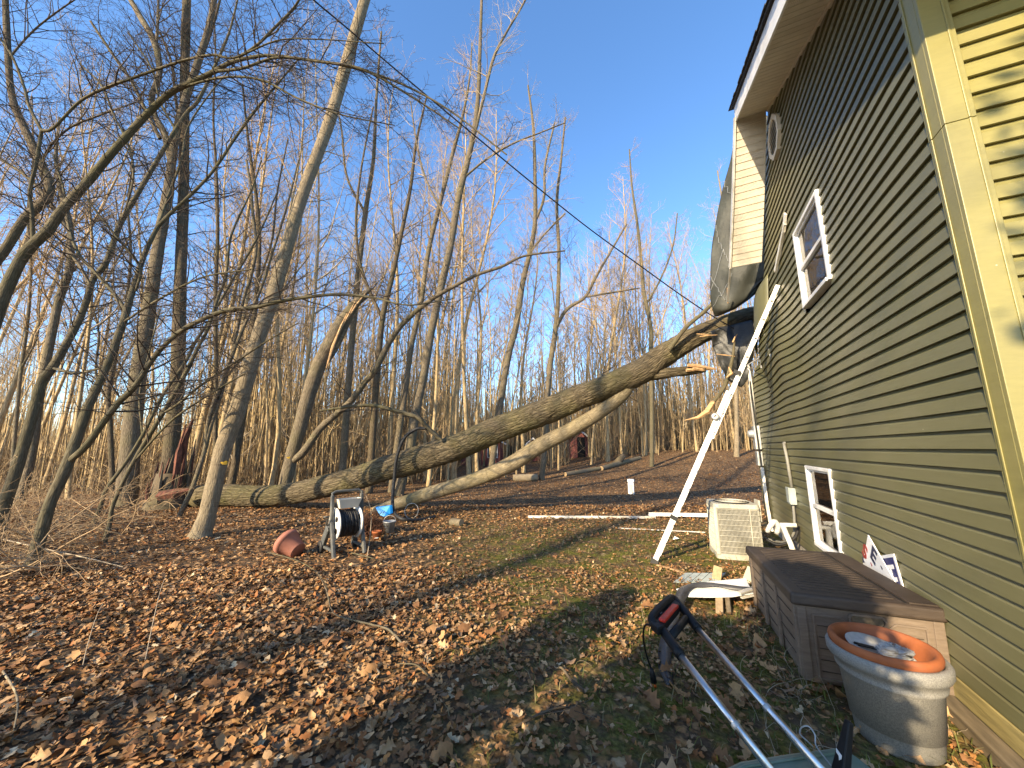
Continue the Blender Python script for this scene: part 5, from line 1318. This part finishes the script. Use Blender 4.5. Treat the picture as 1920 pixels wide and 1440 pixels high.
e1 = nrm(Rt - Tp); e2 = Lf - Tp; e2 -= e1 * (e2 @ e1); e2 = nrm(e2)
zmin = .03
L1 = min(.60, (Tp[2] - zmin - .15) / max(.05, -e1[2])); L2 = .42
nx = np.array((.007, 0, 0))
ys = thing('yard_sign', Tp, 'white corrugated yard sign standing on its corner behind the deck box', 'sign')
obj('panel', MB().prism([Tp, Tp + e1 * L1, Tp + e1 * L1 + e2 * L2, Tp + e2 * L2], nx), M['sign_white'], ys)
fx = -nx * .3
hE = np.linalg.norm(gx(1631, 1033, X1) - gx(1644, 1056, X1))
put_text(text_mesh('E', .20), M['ink_navy'], gx(1631.5, 1042, X1) + fx, e1, -e2, ys)
put_text(text_mesh('S', .19), M['sign_red'], gx(1616.5, 1036, X1) + fx, e1, -e2, ys)
for c, mt in (((1652, 1060), 'ink_navy'), ((1633, 1054), 'sign_red')):
    q = gx(*c, X1) + fx; obj('print_mark', MB().prism([q, q + e1 * .035, q + e1 * .03 + e2 * .02, q + e2 * .012], fx * .5), M[mt], ys)
q = gx(1617, 1043, X1) + fx; obj('print_mark', MB().prism([q, q + e1 * .06 + e2 * .01, q + e1 * .03 + e2 * .05], fx * .5), M['ink_navy'], ys)
X2 = 1.452
T2_, R2_, L2_ = gx(1675, 1038, X2), gx(1689, 1086, X2), gx(1652, 1036, X2)
a1 = nrm(R2_ - T2_); a2 = L2_ - T2_; a2 -= a1 * (a2 @ a1); a2 = nrm(a2)
ys2 = thing('yard_sign', T2_, 'navy blue yard sign with white border behind the white sign', 'sign')
obj('panel', MB().prism([T2_, T2_ + a1 * .42, T2_ + a1 * .42 + a2 * .3, T2_ + a2 * .3], nx), M['sign_white'], ys2)
obj('blue_field', MB().prism([T2_ + a1 * .025 + a2 * .022 + fx, T2_ + a1 * .40 + a2 * .022 + fx, T2_ + a1 * .40 + a2 * .28 + fx, T2_ + a1 * .025 + a2 * .28 + fx], fx * .4), M['sign_blue'], ys2)
put_text(text_mesh('H', .19), M['sign_white'], T2_ + a1 * .07 + a2 * .19 + fx * 1.7, a1, -a2, ys2)

# ------------------------------------------------------------------ timbers by the wall
tag(obj('landscape_timber', MB().obox((1.40, 2.9, .045), (0, 1, 0), (1, 0, 0), (0, 0, 1), 1.5, .05, .045), M['timber_old'], None, bevel=.01), 'weathered landscape timber lying along the foot of the wall', 'timber')

# ------------------------------------------------------------------ twin pole garden machine
def tl(px, py, z): return gz(px, py, z)
mw = thing('garden_machine', tl(1500, 1436, .1), 'electric garden machine with twin aluminium poles and black switch handle', 'garden machine')
p1a, p1b = tl(1277, 1230, .50), tl(1452, 1452, .235)
p2a, p2b = tl(1309, 1180, .50), tl(1548, 1452, .235)
for a, b in ((p1a, p1b), (p2a, p2b)):
    obj('pole', MB().tube([a, b + (b - a) * .12], .019, 16), M['alu'], mw, smooth=True)
    c = a + (b - a) * .62; d = nrm(b - a)
    obj('pole_joint', MB().lathe([(.019, 0), (.0205, .004), (.0205, .02), (.019, .024)], c, 14, d), M['galv'], mw, smooth=True)
s1, s2 = tl(1243, 1183, .535), tl(1287, 1150, .535)
e1_, e2_ = tl(1220, 1165, .56), tl(1263, 1122, .56)
hl = catmull([p1a, s1, s1 * .3 + e1_ * .7, e1_ * .9 + e2_ * .1 + (0, 0, .012), (e1_ + e2_) / 2 + (0, 0, .02), e1_ * .1 + e2_ * .9 + (0, 0, .012), s2 * .35 + e2_ * .65, s2, p2a], 44)
obj('handle', MB().tube(hl, .0285, 14), M['black'], mw, smooth=True)
c1, c2 = tl(1256, 1196, .525), tl(1286, 1160, .527)
obj('cross_bar', MB().tube([c1, c2], .024, 10), M['black'], mw, smooth=True)
em_ = (e1_ + e2_) / 2; hd = nrm(e2_ - e1_); bk = nrm((p1a + p2a) / 2 - em_); hn = np.cross(hd, bk); hn = hn if hn[2] > 0 else -hn
obj('switch_housing', MB().prism([tl(1219, 1166, .572), tl(1226, 1152, .578), tl(1252, 1123, .578), tl(1264, 1120, .575), tl(1276, 1131, .572), tl(1272, 1139, .572), tl(1243, 1174, .572), tl(1233, 1178, .572)], (0, 0, -.045)), M['black'], mw, bevel=.008, seg=3)
obj('switch_lever', MB().bar(tl(1241, 1164, .582), tl(1267, 1135, .582), .042, .022), M['red'], mw, bevel=.009, seg=3)
for (qa, qb, w) in (((1247, 1137), (1257, 1127), .035), ((1240, 1145), (1246, 1139), .024), ((1236, 1150), (1239, 1147), .03), ((1258, 1126), (1261, 1124), .03)):
    obj('print_mark', MB().bar(tl(*qa, .5785), tl(*qb, .5785), w * .6, .003), M['reel_white'], mw)
for (qa, qb) in (((1250, 1134), (1252, 1132)), ((1254, 1130), (1256, 1128))):
    obj('print_mark', MB().bar(tl(*qa, .5805), tl(*qb, .5805), .010, .003), M['black'], mw)
cd = catmull([tl(1222, 1172, .555), tl(1210, 1172, .53), tl(1206, 1190, .46), tl(1209, 1215, .33), tl(1216, 1240, .2), tl(1221, 1255, .13)], 24)
obj('power_cord', MB().tube(cd, .006, 8), M['black'], mw, smooth=True)
pl0, pl1 = tl(1221, 1253, .14), tl(1226, 1279, .045)
obj('plug', MB().tube([pl0, pl0 * .6 + pl1 * .4, pl1], [.010, .02, .022], 10), M['black'], mw, smooth=True)
obj('plug_socket', MB().tube([pl1, pl1 + (pl1 - pl0) * .28], .0185, 10), M['orange'], mw, smooth=True)
dk = [tl(1338, 1446, .2), tl(1385, 1424, .2), tl(1480, 1409, .2), tl(1578, 1397, .2), tl(1612, 1420, .2), tl(1660, 1458, .2)]
fwd = np.array([*XY(0, 1), 0])
deck = MB().prism([d for d in dk] + [dk[-1] - fwd * .35, dk[0] - fwd * .3], (0, 0, -.16))
obj('deck', deck, M['green_plastic'], mw, bevel=.02, seg=3)
obj('deck_rib', MB().tube([p + np.array((0, 0, .004)) - fwd * .045 for p in dk[:4]], .007, 6), M['green_plastic'], mw, smooth=True)
for p in (dk[1], dk[4]): obj('wheel', MB().lathe([(.02, 0), (.07, 0), (.075, .01), (.075, .035), (.07, .045), (.02, .045)], np.array((p[0], p[1], .076)) - fwd * .22, 18, (1, 0, 0)), M['rubber'], mw, smooth=True)
lv0, lv1 = tl(1592, 1352, .42), tl(1575, 1452, .21)
lev_ = MB(); d = nrm(lv1 - lv0); sd = nrm(np.cross(d, (0, 0, 1)))
up_ = np.cross(sd, d)
lev_.hexa([lv0 - sd * .014 - up_ * .012, lv0 + sd * .014 - up_ * .012, lv1 + sd * .028 - up_ * .02, lv1 - sd * .034 - up_ * .02, lv0 - sd * .014 + up_ * .012, lv0 + sd * .014 + up_ * .012, lv1 + sd * .028 + up_ * .02, lv1 - sd * .034 + up_ * .02])
obj('lever', lev_, M['black'], mw, bevel=.006)
q = lv0 + (lv1 - lv0) * .66; uu = up_ if up_[2] > 0 else -up_
sw = [(-.014, -.004), (.016, -.010), (.013, .0), (-.002, .004), (-.006, .014), (-.015, .006)]
obj('print_mark', MB().prism([q + sd * x * 1.0 + d * y * 1.4 + uu * .0185 for x, y in sw], uu * .002), M['white'], mw)
hk = catmull([tl(1524, 1400, .24), tl(1512, 1388, .27), tl(1500, 1376, .28), tl(1503, 1364, .29), tl(1516, 1362, .29), tl(1528, 1378, .27), tl(1530, 1398, .24), tl(1550, 1425, .22), tl(1572, 1452, .2)], 40)
obj('wire_hook', MB().tube(hk, .0032, 6), M['galv'], mw, smooth=True)

# ------------------------------------------------------------------ debris between the machine and the deck box
rib = [(1257, 1289, .012, .045), (1249, 1262, .02, .085), (1246, 1228, .03, .10), (1257, 1180, .05, .10), (1270, 1135, .09, .10), (1286, 1104, .13, .11), (1312, 1096, .15, .12), (1350, 1099, .155, .09), (1390, 1104, .165, .07), (1412, 1106, .17, .04)]
cen = np.array([gz(a, b, z) for a, b, z, w in rib]); cen = catmull(cen, 40); wid = catmull(np.array([[r_[3]] for r_ in rib]), 40)[:, 0]
tg = nrm(np.gradient(cen, axis=0)); sd = nrm(np.cross(tg, UP))
G = [[c - s * w * .5 + UP * .012 * math.sin(k * .7), c + UP * .025, c + s * w * .5 + UP * .01 * math.sin(k * .9)] for k, (c, s, w) in enumerate(zip(cen, sd, wid))]
fl = thing('bent_flashing', cen[0], 'bent dark grey metal flashing strip lying behind the black tool handle', 'flashing')
obj('sheet', MB().grid(G), M['membrane'], fl, smooth=True, solid=.003)
wh = [(1268, 1104, .12), (1330, 1090, .15), (1398, 1084, .16), (1404, 1097, .15), (1414, 1112, .16), (1372, 1118, .13), (1330, 1119, .11), (1290, 1118, .10)]
pw_ = [gz(*q) for q in wh]
tag(obj('white_sheet_metal', MB().prism(pw_, (0, 0, -.008)), M['white'], None), 'crumpled white metal sheet under the grey flashing strip', 'sheet metal')
tag(obj('wood_sliver', MB().bar(gz(1385, 1112, .17), gz(1425, 1099, .19), .05, .015).bar(gz(1390, 1121, .12), gz(1428, 1113, .15), .03, .012), M['vinyl_cream'], None), 'cream trim sliver poking from the white metal toward the deck box', 'trim')
vs = thing('vinyl_panel', gt(1290, 1086), 'grey grooved vinyl panel piece lying flat on the grass before the air conditioner', 'panel')
Pq = [gz(1262, 1091, .02), gz(1284, 1074, .05), gz(1362, 1074, .05), gz(1345, 1091, .02)]
for k in range(5):
    a, b = k / 5 + .008, (k + 1) / 5 - .012
    f_ = lambda s: Pq[0] * (1 - s) + Pq[3] * s; g_ = lambda s: Pq[1] * (1 - s) + Pq[2] * s
    obj('slat', MB().prism([f_(a), f_(b), g_(b), g_(a)], (0, 0, -.012)), M['grey_paint'], vs)
def block(pts, w, d, label, mat='timber'):
    A, B = gz(*pts[0]), gz(*pts[1]); tag(obj('wood_block', MB().bar(A, B, w, d, up=(.2, 1, 0)), M[mat], None, bevel=.004), label, 'wood block')
block([(1343, 1090, .0), (1347, 1062, .17)], .10, .05, 'short board stub standing up behind the vinyl panel', 'wood_cut')
block([(1350, 1152, .0), (1349, 1120, .10)], .07, .04, 'short wood block under the white metal sheet, the left one', 'wood_cut')
block([(1368, 1150, .0), (1364, 1119, .10)], .045, .04, 'narrow split wood block under the white metal sheet', 'timber_old')
gp = [gt(1402, 1086), gz(1404, 1080, .0), gz(1412, 1062, .14), gz(1412, 1075, .14)]
tag(obj('green_board', MB().bar(gz(1402, 1092, .0), gz(1412, 1066, .16), .12, .02, up=(.3, 1, 0)), M['siding'], None), 'olive siding scrap leaning on the far corner of the deck box', 'siding scrap')

# ------------------------------------------------------------------ logs and red buildings beyond the yard
def log(a, b, r, mat, label, cut=True):
    A, B = gt(*a), gt(*b); A = A + UP * r * .8; B = B + UP * r * .8
    o = thing('log', A, label, 'log'); L = np.linalg.norm(B - A)
    obj('bark', MB().lathe([(r * .96, 0), (r, L * .3), (r * 1.02, L * .6), (r * .93, L)], A, 14, B - A), M[mat], o, smooth=True)
    for p, d in ((A, A - B), (B, B - A)): obj('cut_face', MB().disc(p + nrm(d) * .004, r * .94, 14, d), M['wood_cut'], o)
log((962, 902), (1008, 901), .18, 'bark_pale', 'sawn pale log lying at the foot of the two grey trees')
log((1060, 893), (1135, 880), .12, 'bark_grey', 'grey log lying along the top edge of the lawn, the left one')
log((1128, 882), (1200, 866), .14, 'bark_grey', 'grey log lying along the top edge of the lawn, below the split stub')
lb = gt(1152, 872); lt = gF(1170, 853, RF(lb[0], lb[1])[1])
sl = thing('split_stub', lb, 'split orange log stub leaning up from the log at the lawn edge', 'log')
obj('bark', MB().tube([lb, lb * .4 + lt * .6, lt], [.22, .2, .16], 10), M['bark_brown'], sl, smooth=True)
obj('cut_face', MB().disc(lt + nrm(lt - lb) * .004, .155, 12, lt - lb), M['wood_raw'], sl)
def red_building(px0, px1, F, hw, hr_, name, label, door, nwin):
    R0, R1 = (px0 - 960) / FPX * F, (px1 - 960) / FPX * F
    c0, c1 = np.array([*XY(R0, F), 0]), np.array([*XY(R1, F), 0]); zb = T(*((c0 + c1) / 2)[:2]) - .2
    d = nrm(c1 - c0); b = np.array([-d[1], d[0], 0]); W = np.linalg.norm(c1 - c0)
    if b @ np.array([*XY(0, 1), 0]) < 0: b = -b
    D = W * .8; q = lambda u, v, z: c0 + d * u + b * v + np.array((0, 0, zb + z))
    o = thing(name, q(W / 2, 0, 0), label, 'building')
    obj('wall', MB().prism([q(0, 0, 0), q(W, 0, 0), q(W, 0, hw), q(W / 2, 0, hw + hr_), q(0, 0, hw)], b * D), M['house_red'], o)
    for s in (0, 1):
        e = -.3 if s == 0 else W + .3
        obj('roof', MB().prism([q(W / 2, -.3, hw + hr_ + .12), q(e, -.3, hw - .08), q(e, -.3, hw + .05), q(W / 2, -.3, hw + hr_ + .25)], b * (D + .6)), M['shingle'], o)
        obj('trim_board', MB().prism([q(W / 2, -.33, hw + hr_ - .05), q(e, -.33, hw - .22), q(e, -.33, hw - .08), q(W / 2, -.33, hw + hr_ + .12)], b * .03), M['white'], o)
    for k in range(nwin):
        u = W * (k + .6) / (nwin + .2)
        w_ = obj('window', MB().prism([q(u - .5, -.05, .9), q(u + .5, -.05, .9), q(u + .5, -.05, 2.1), q(u - .5, -.05, 2.1)], b * .04), M['white'], o)
        obj('pane', MB().prism([q(u - .4, -.07, 1.0), q(u + .4, -.07, 1.0), q(u + .4, -.07, 2.0), q(u - .4, -.07, 2.0)], b * .015), M['black'], w_)
    if door: obj('door', MB().prism([q(W * .4, -.04, 0), q(W * .8, -.04, 0), q(W * .8, -.04, 2.0), q(W * .4, -.04, 2.0)], b * .03), M['black'], o)
red_building(866, 946, 36, 2.3, 1.0, 'red_house', 'red house with white trim glimpsed between the trunks behind the pale limb', False, 2)
red_building(984, 1013, 37, 1.7, .7, 'red_shed', 'low red shed glimpsed between trunks right above the sawn log', False, 1)
red_building(1066, 1102, 33, 1.9, .7, 'red_shed', 'small red shed with a dark doorway left of the split stub', True, 0)

# ------------------------------------------------------------------ brush, sticks and leaf litter
def brush():
    rng = np.random.default_rng(77); tb = Tubes()
    for k in range(330):
        px = rng.uniform(-160, 150) if k % 5 else rng.uniform(100, 330); F = rng.uniform(4.6, 9.5) if px < 150 else rng.uniform(6.5, 10.5)
        R = (px - 960) / FPX * F; x, y = XY(R, F); z = T(x, y)
        a = rng.uniform(0, 6.28); d = nrm(np.array([math.cos(a), math.sin(a), rng.uniform(.15, 1.3)])); L = rng.uniform(.4, 1.7)
        Q = wander(rng, (x, y, z + rng.uniform(0, .25)), d, L, 8, .17, -.09); Q[:, 2] = np.maximum(Q[:, 2], z + .01)
        r = rng.uniform(.004, .011); tb.add(Q, np.linspace(r, r * .35, 8), 4)
        spray(tb, rng, Q, np.linspace(r, r * .3, 8), 4, L * .5, 1, (30, 70), .2, -.03, .15, .002, (3, 3), 1.0, .2)
    tag(link('brush', tb.mesh('brush', M['twig_tan'], smooth=False)), 'tangle of dead pale twigs and brambles along the left edge', 'brush', None, 'stuff')
brush()
def stick(pts, r, label, mat='bark_smooth', side=3):
    P = np.array([gt(a, b) + (0, 0, r * .7 + h + (.028 if 0 < i < len(pts) - 1 else .006)) for i, (a, b, h) in enumerate(pts)]); C = catmull(P, 18); rg_ = np.random.default_rng(len(label))
    tb = Tubes(); tb.add(C, np.linspace(r, r * .4, 18), 6)
    if side: spray(tb, rg_, C, np.linspace(r, r * .3, 18), side, .35, 0, (25, 60), .9, .02, .3, .002)
    o = thing('fallen_stick', P[0], label, 'stick', 'sticks lying on the leaves')
    link('bark', tb.mesh('bark', M[mat], ROOT[o.name]), o)
stick([(768, 1228, 0), (730, 1195, .02), (690, 1182, .02), (650, 1172, .02), (622, 1160, .03), (610, 1120, .05), (592, 1085, .08)], .011, 'long bent grey stick lying in the middle of the leaf covered yard', 'bark_grey')
stick([(805, 1272, 0), (780, 1262, .02), (745, 1253, .02)], .008, 'short thin stick below the long bent stick')
stick([(1098, 1302, 0), (1072, 1290, .01), (1055, 1270, .02), (1047, 1262, .02)], .014, 'dark curved stick in the shade left of the hanging plug', 'bark_brown', 1)
stick([(960, 1372, 0), (1010, 1355, .01), (1050, 1345, .02), (1085, 1338, .02)], .009, 'thin branching stick on the shaded moss near the bottom edge', 'bark_brown', 4)
stick([(1055, 1247, 0), (1090, 1250, .01), (1110, 1254, .01)], .006, 'small dark stick at the edge of the rounded shadow', 'bark_brown', 1)
stick([(270, 1250, 0), (281, 1205, .12), (292, 1165, .24), (302, 1138, .3)], .0035, 'pale upright twig leaning right among the leaves', 'twig_pale', 1)
stick([(152, 1262, 0), (160, 1235, .08), (172, 1205, .17), (184, 1182, .22)], .0035, 'pale upright twig leaning right at the left side of the leaves', 'twig_pale', 1)
stick([(0, 1262, .02), (28, 1330, .03), (20, 1400, .01)], .008, 'curving pale stick at the bottom left corner', 'bark_pale', 3)
stick([(0, 1038, .2), (80, 1050, .12), (170, 1062, .06), (230, 1068, .02)], .012, 'long pale stick lying at the foot of the forked tree', 'twig_pale', 3)
stick([(500, 1050, .1), (560, 1066, .06), (600, 1090, .03), (620, 1125, .02)], .007, 'thin stick arching over the tipped pot', 'bark_smooth', 3)
stick([(655, 1040, .02), (690, 1052, .02), (712, 1056, .02)], .012, 'greenish stick lying at the feet of the hose reel', 'bark_smooth', 1)
stick([(688, 1052, 0), (694, 1010, .22), (691, 985, .38), (675, 952, .6)], .007, 'thin upright twig standing before the hose reel', 'twig_pale', 1)

LEAF_OUT = []
def leaf_template(rng, k):
    if k == 0:   # lobed oak leaf
        w = np.array([.03, .24, .13, .34, .17, .27, .02]); x = np.array([-.5, -.3, -.14, .05, .2, .36, .5])
    elif k == 1: # broad pointed leaf
        w = np.array([.03, .29, .33, .20, .02]); x = np.array([-.5, -.2, .08, .32, .5])
    else:        # torn narrow piece
        w = np.array([.04, .24, .02]); x = np.array([-.5, .03, .45])
    return x, w
def leaf_batch(n, rng, k, size, X, Y, up=.0, tilt=.25):
    """n curled leaves with both halves folded along the midrib"""
    x, w = leaf_template(rng, k); m = len(x)
    curl = rng.normal(.4, .7, (n, 1)); fold = rng.normal(.2, .38, (n, 1)); s = (size * rng.uniform(.6, 1.3, n))[:, None]
    wj = w[None] * rng.uniform(.7, 1.25, (n, m)); wj2 = w[None] * rng.uniform(.7, 1.25, (n, m))
    zx = curl * (x[None] ** 2 - .08)
    mid = np.stack([np.broadcast_to(x, (n, m)), np.zeros((n, m)), zx], -1)
    lf = np.stack([np.broadcast_to(x, (n, m)), wj, zx + fold * wj + rng.normal(0, .04, (n, m))], -1)
    rt = np.stack([np.broadcast_to(x, (n, m)), -wj2, zx + fold * wj2 + rng.normal(0, .04, (n, m))], -1)
    V = np.concatenate([lf, mid, rt], 1) * s[:, :, None]
    a = rng.uniform(0, 2 * math.pi, n); b = rng.normal(0, tilt, n); c = rng.normal(0, tilt, n)
    Rz = np.zeros((n, 3, 3)); Rz[:, 0, 0] = np.cos(a); Rz[:, 0, 1] = -np.sin(a); Rz[:, 1, 0] = np.sin(a); Rz[:, 1, 1] = np.cos(a); Rz[:, 2, 2] = 1
    Rx = np.zeros((n, 3, 3)); Rx[:, 0, 0] = 1; Rx[:, 1, 1] = np.cos(b); Rx[:, 1, 2] = -np.sin(b); Rx[:, 2, 1] = np.sin(b); Rx[:, 2, 2] = np.cos(b)
    Ry = np.zeros((n, 3, 3)); Ry[:, 1, 1] = 1; Ry[:, 0, 0] = np.cos(c); Ry[:, 0, 2] = np.sin(c); Ry[:, 2, 0] = -np.sin(c); Ry[:, 2, 2] = np.cos(c)
    V = np.einsum('nij,nkj->nki', Rz @ Rx @ Ry, V)
    zmin = V[:, :, 2].min(1)
    Z = terrain(X, Y) - zmin * .75 + .004 + up
    V += np.stack([X, Y, Z], -1)[:, None]
    q = []
    for i in range(m - 1):
        q += [(i, i + 1, m + i + 1, m + i), (m + i, m + i + 1, 2 * m + i + 1, 2 * m + i)]
    q = np.array(q); F = (np.arange(n)[:, None, None] * 3 * m + q[None]).reshape(-1, 4)
    pal = np.array([(.25, .135, .055), (.32, .185, .08), (.18, .088, .036), (.38, .24, .12), (.26, .105, .034), (.13, .07, .034), (.46, .35, .21), (.32, .15, .045), (.22, .14, .08)])
    pr = np.array([.23, .2, .17, .11, .09, .075, .02, .045, .06])
    col = pal[rng.choice(len(pal), n, p=pr)] * rng.uniform(.95, 1.42, (n, 1))
    return V, F, np.repeat(col, 3 * m, 0)
def house_clear(x, y): return (x < 1.36) | (y < 2.5) | (y > 10.2)
def sample(n, F0, F1, rng, pw=1.0, pmin=-80, pmax=1960):
    F = F0 + (F1 - F0) * rng.random(n) ** pw; px = rng.uniform(pmin, pmax, n); R = (px - 960) / FPX * F * 1.06
    x, y = XY(R, F); k = house_clear(x, y)
    return x[k], y[k]
def litter():
    rng = np.random.default_rng(5); Vs, Fs, Cs, b = [], [], [], 0
    def put(V, F, C):
        nonlocal b
        Vs.append(V.reshape(-1, 3)); Fs.append(F + b); Cs.append(C); b += V.shape[0] * V.shape[1]
    for (n, F0, F1, pw, size) in ((29000, 1.5, 5.5, .62, .062), (31000, 5.0, 11, .7, .070), (24000, 10, 19, .8, .078), (18000, 18, 36, .85, .11)):
        x, y = sample(n, F0, F1, rng, pw)
        R, F = RF(x, y); mm = moss_mask(x, y)
        clump = .5 + .5 * np.sin(x * 2.1 + 1.2 * np.sin(y * 1.3)) * np.sin(y * 1.7 + 1.5 * np.sin(x * .9 + 1))
        dens = np.where(mm > .05, 1 - mm * (.20 + .45 * (clump > .45)), 1)
        dens = np.where((x > .95) & (y < 5.2) & (y > 2.0), np.maximum(dens, .9), dens)
        keep = rng.random(len(x)) < dens; x, y = x[keep], y[keep]
        kk = rng.choice(3, len(x), p=(.5, .3, .2) if F0 < 4 else ((.3, .35, .35) if F0 < 9 else (0, .12, .88)))
        for k in range(3):
            s = kk == k; n_ = int(s.sum())
            V, F_, C = leaf_batch(n_, rng, k, size * (1.15 if k == 0 else .9) * (1 - .30 * moss_mask(x[s], y[s])), x[s], y[s], rng.random(n_) * .025); put(V, F_, C)
    V = np.concatenate(Vs); C = np.concatenate(Cs)
    me = mesh_from('leaf_litter', V, Fs, M['leaf'], False, None, C)
    tag(link('leaf_litter', me), 'dry brown oak leaves covering the whole yard', 'leaf litter', None, 'stuff')
litter()
def single_leaves():
    rng = np.random.default_rng(15); x, y = sample(900, 1.75, 4.6, rng, .9)
    sh = []
    for k in range(14):
        V, F, C = leaf_batch(1, rng, 0 if k < 9 else 1, np.array([.105]), np.array([0.]), np.array([0.]), 0, .35)
        V = V[0] - np.array([0, 0, terrain(0., 0.)]); sh.append(mesh_from('leaf', V, [F], M['leaf'], False, None, C))
    n = 0
    for a, b in zip(x, y):
        if n >= 290: break
        o = link('leaf', sh[rng.integers(len(sh))], GROUND); o.location = (a, b, T(a, b) + .02); o.rotation_euler = (rng.normal(0, .2), rng.normal(0, .2), rng.uniform(0, 6.28)); s = rng.uniform(.7, 1.25); o.scale = (s, s, s); n += 1
single_leaves()
def grass():
    rng = np.random.default_rng(25); n = 60000
    x, y = sample(n, 1.5, 12, rng, .75)
    mm = moss_mask(x, y); cl = .5 + .5 * np.sin(x * 3.3 + 2 * np.sin(y * 2.3)) * np.sin(y * 2.9 + 1.7 * np.sin(x * 1.9))
    k = rng.random(len(x)) < mm * (.25 + .75 * cl); x, y = x[k], y[k]; n = len(x)
    a = rng.uniform(0, 6.28, n); L = rng.uniform(.02, .075, n) * rng.choice([1, 1.5], n, p=(.85, .15)); w = rng.uniform(.0015, .004, n); z = terrain(x, y)
    lean = rng.uniform(.5, 1.8, n); dx, dy = np.cos(a), np.sin(a)
    B = np.stack([x, y, z], -1); S = np.stack([-dy, dx, 0 * x], -1) * w[:, None]
    mid = B + np.stack([dx * L * lean * .35, dy * L * lean * .35, L * .75], -1); tip = B + np.stack([dx * L * lean, dy * L * lean, L * .9], -1)
    V = np.stack([B - S, B + S, mid + S * .7, mid - S * .7, tip], 1).reshape(-1, 3)
    i = np.arange(n)[:, None] * 5
    pal = np.array([(.075, .095, .018), (.13, .145, .025), (.24, .20, .09), (.33, .27, .15), (.12, .13, .035)])
    C = np.repeat(pal[rng.choice(5, n, p=(.26, .28, .18, .1, .18))] * rng.uniform(.7, 1.2, (n, 1)), 5, 0)
    me = mesh_from('grass', V, [i + np.array([[0, 1, 2, 3]]), i + np.array([[3, 2, 4]])], M['grass'], False, None, C)
    tag(link('grass', me), 'short green and straw coloured grass and moss between the leaves', 'grass', None, 'stuff')
grass()
def weeds():
    rng = np.random.default_rng(35); tb = Tubes()
    for (cx, cy_, n) in ((.55, 3.35, 26), (.62, 2.75, 22), (.75, 2.5, 16), (.45, 2.9, 14), (1.22, 3.32, 8)):
        for k in range(n):
            p = np.array([cx + rng.normal(0, .1), cy_ + rng.normal(0, .1), 0]); p[2] = T(p[0], p[1])
            tb.add(wander(rng, p, nrm(np.array([rng.normal(0, .6), rng.normal(0, .6), 1])), rng.uniform(.08, .26), 6, .25, -.15), np.linspace(.0022, .0008, 6), 3)
    tag(link('dry_weeds', tb.mesh('dry_weeds', M['twig_pale'], smooth=False)), 'dry straw coloured weeds at the foot of the planter and deck box', 'weeds', None, 'stuff')
weeds()
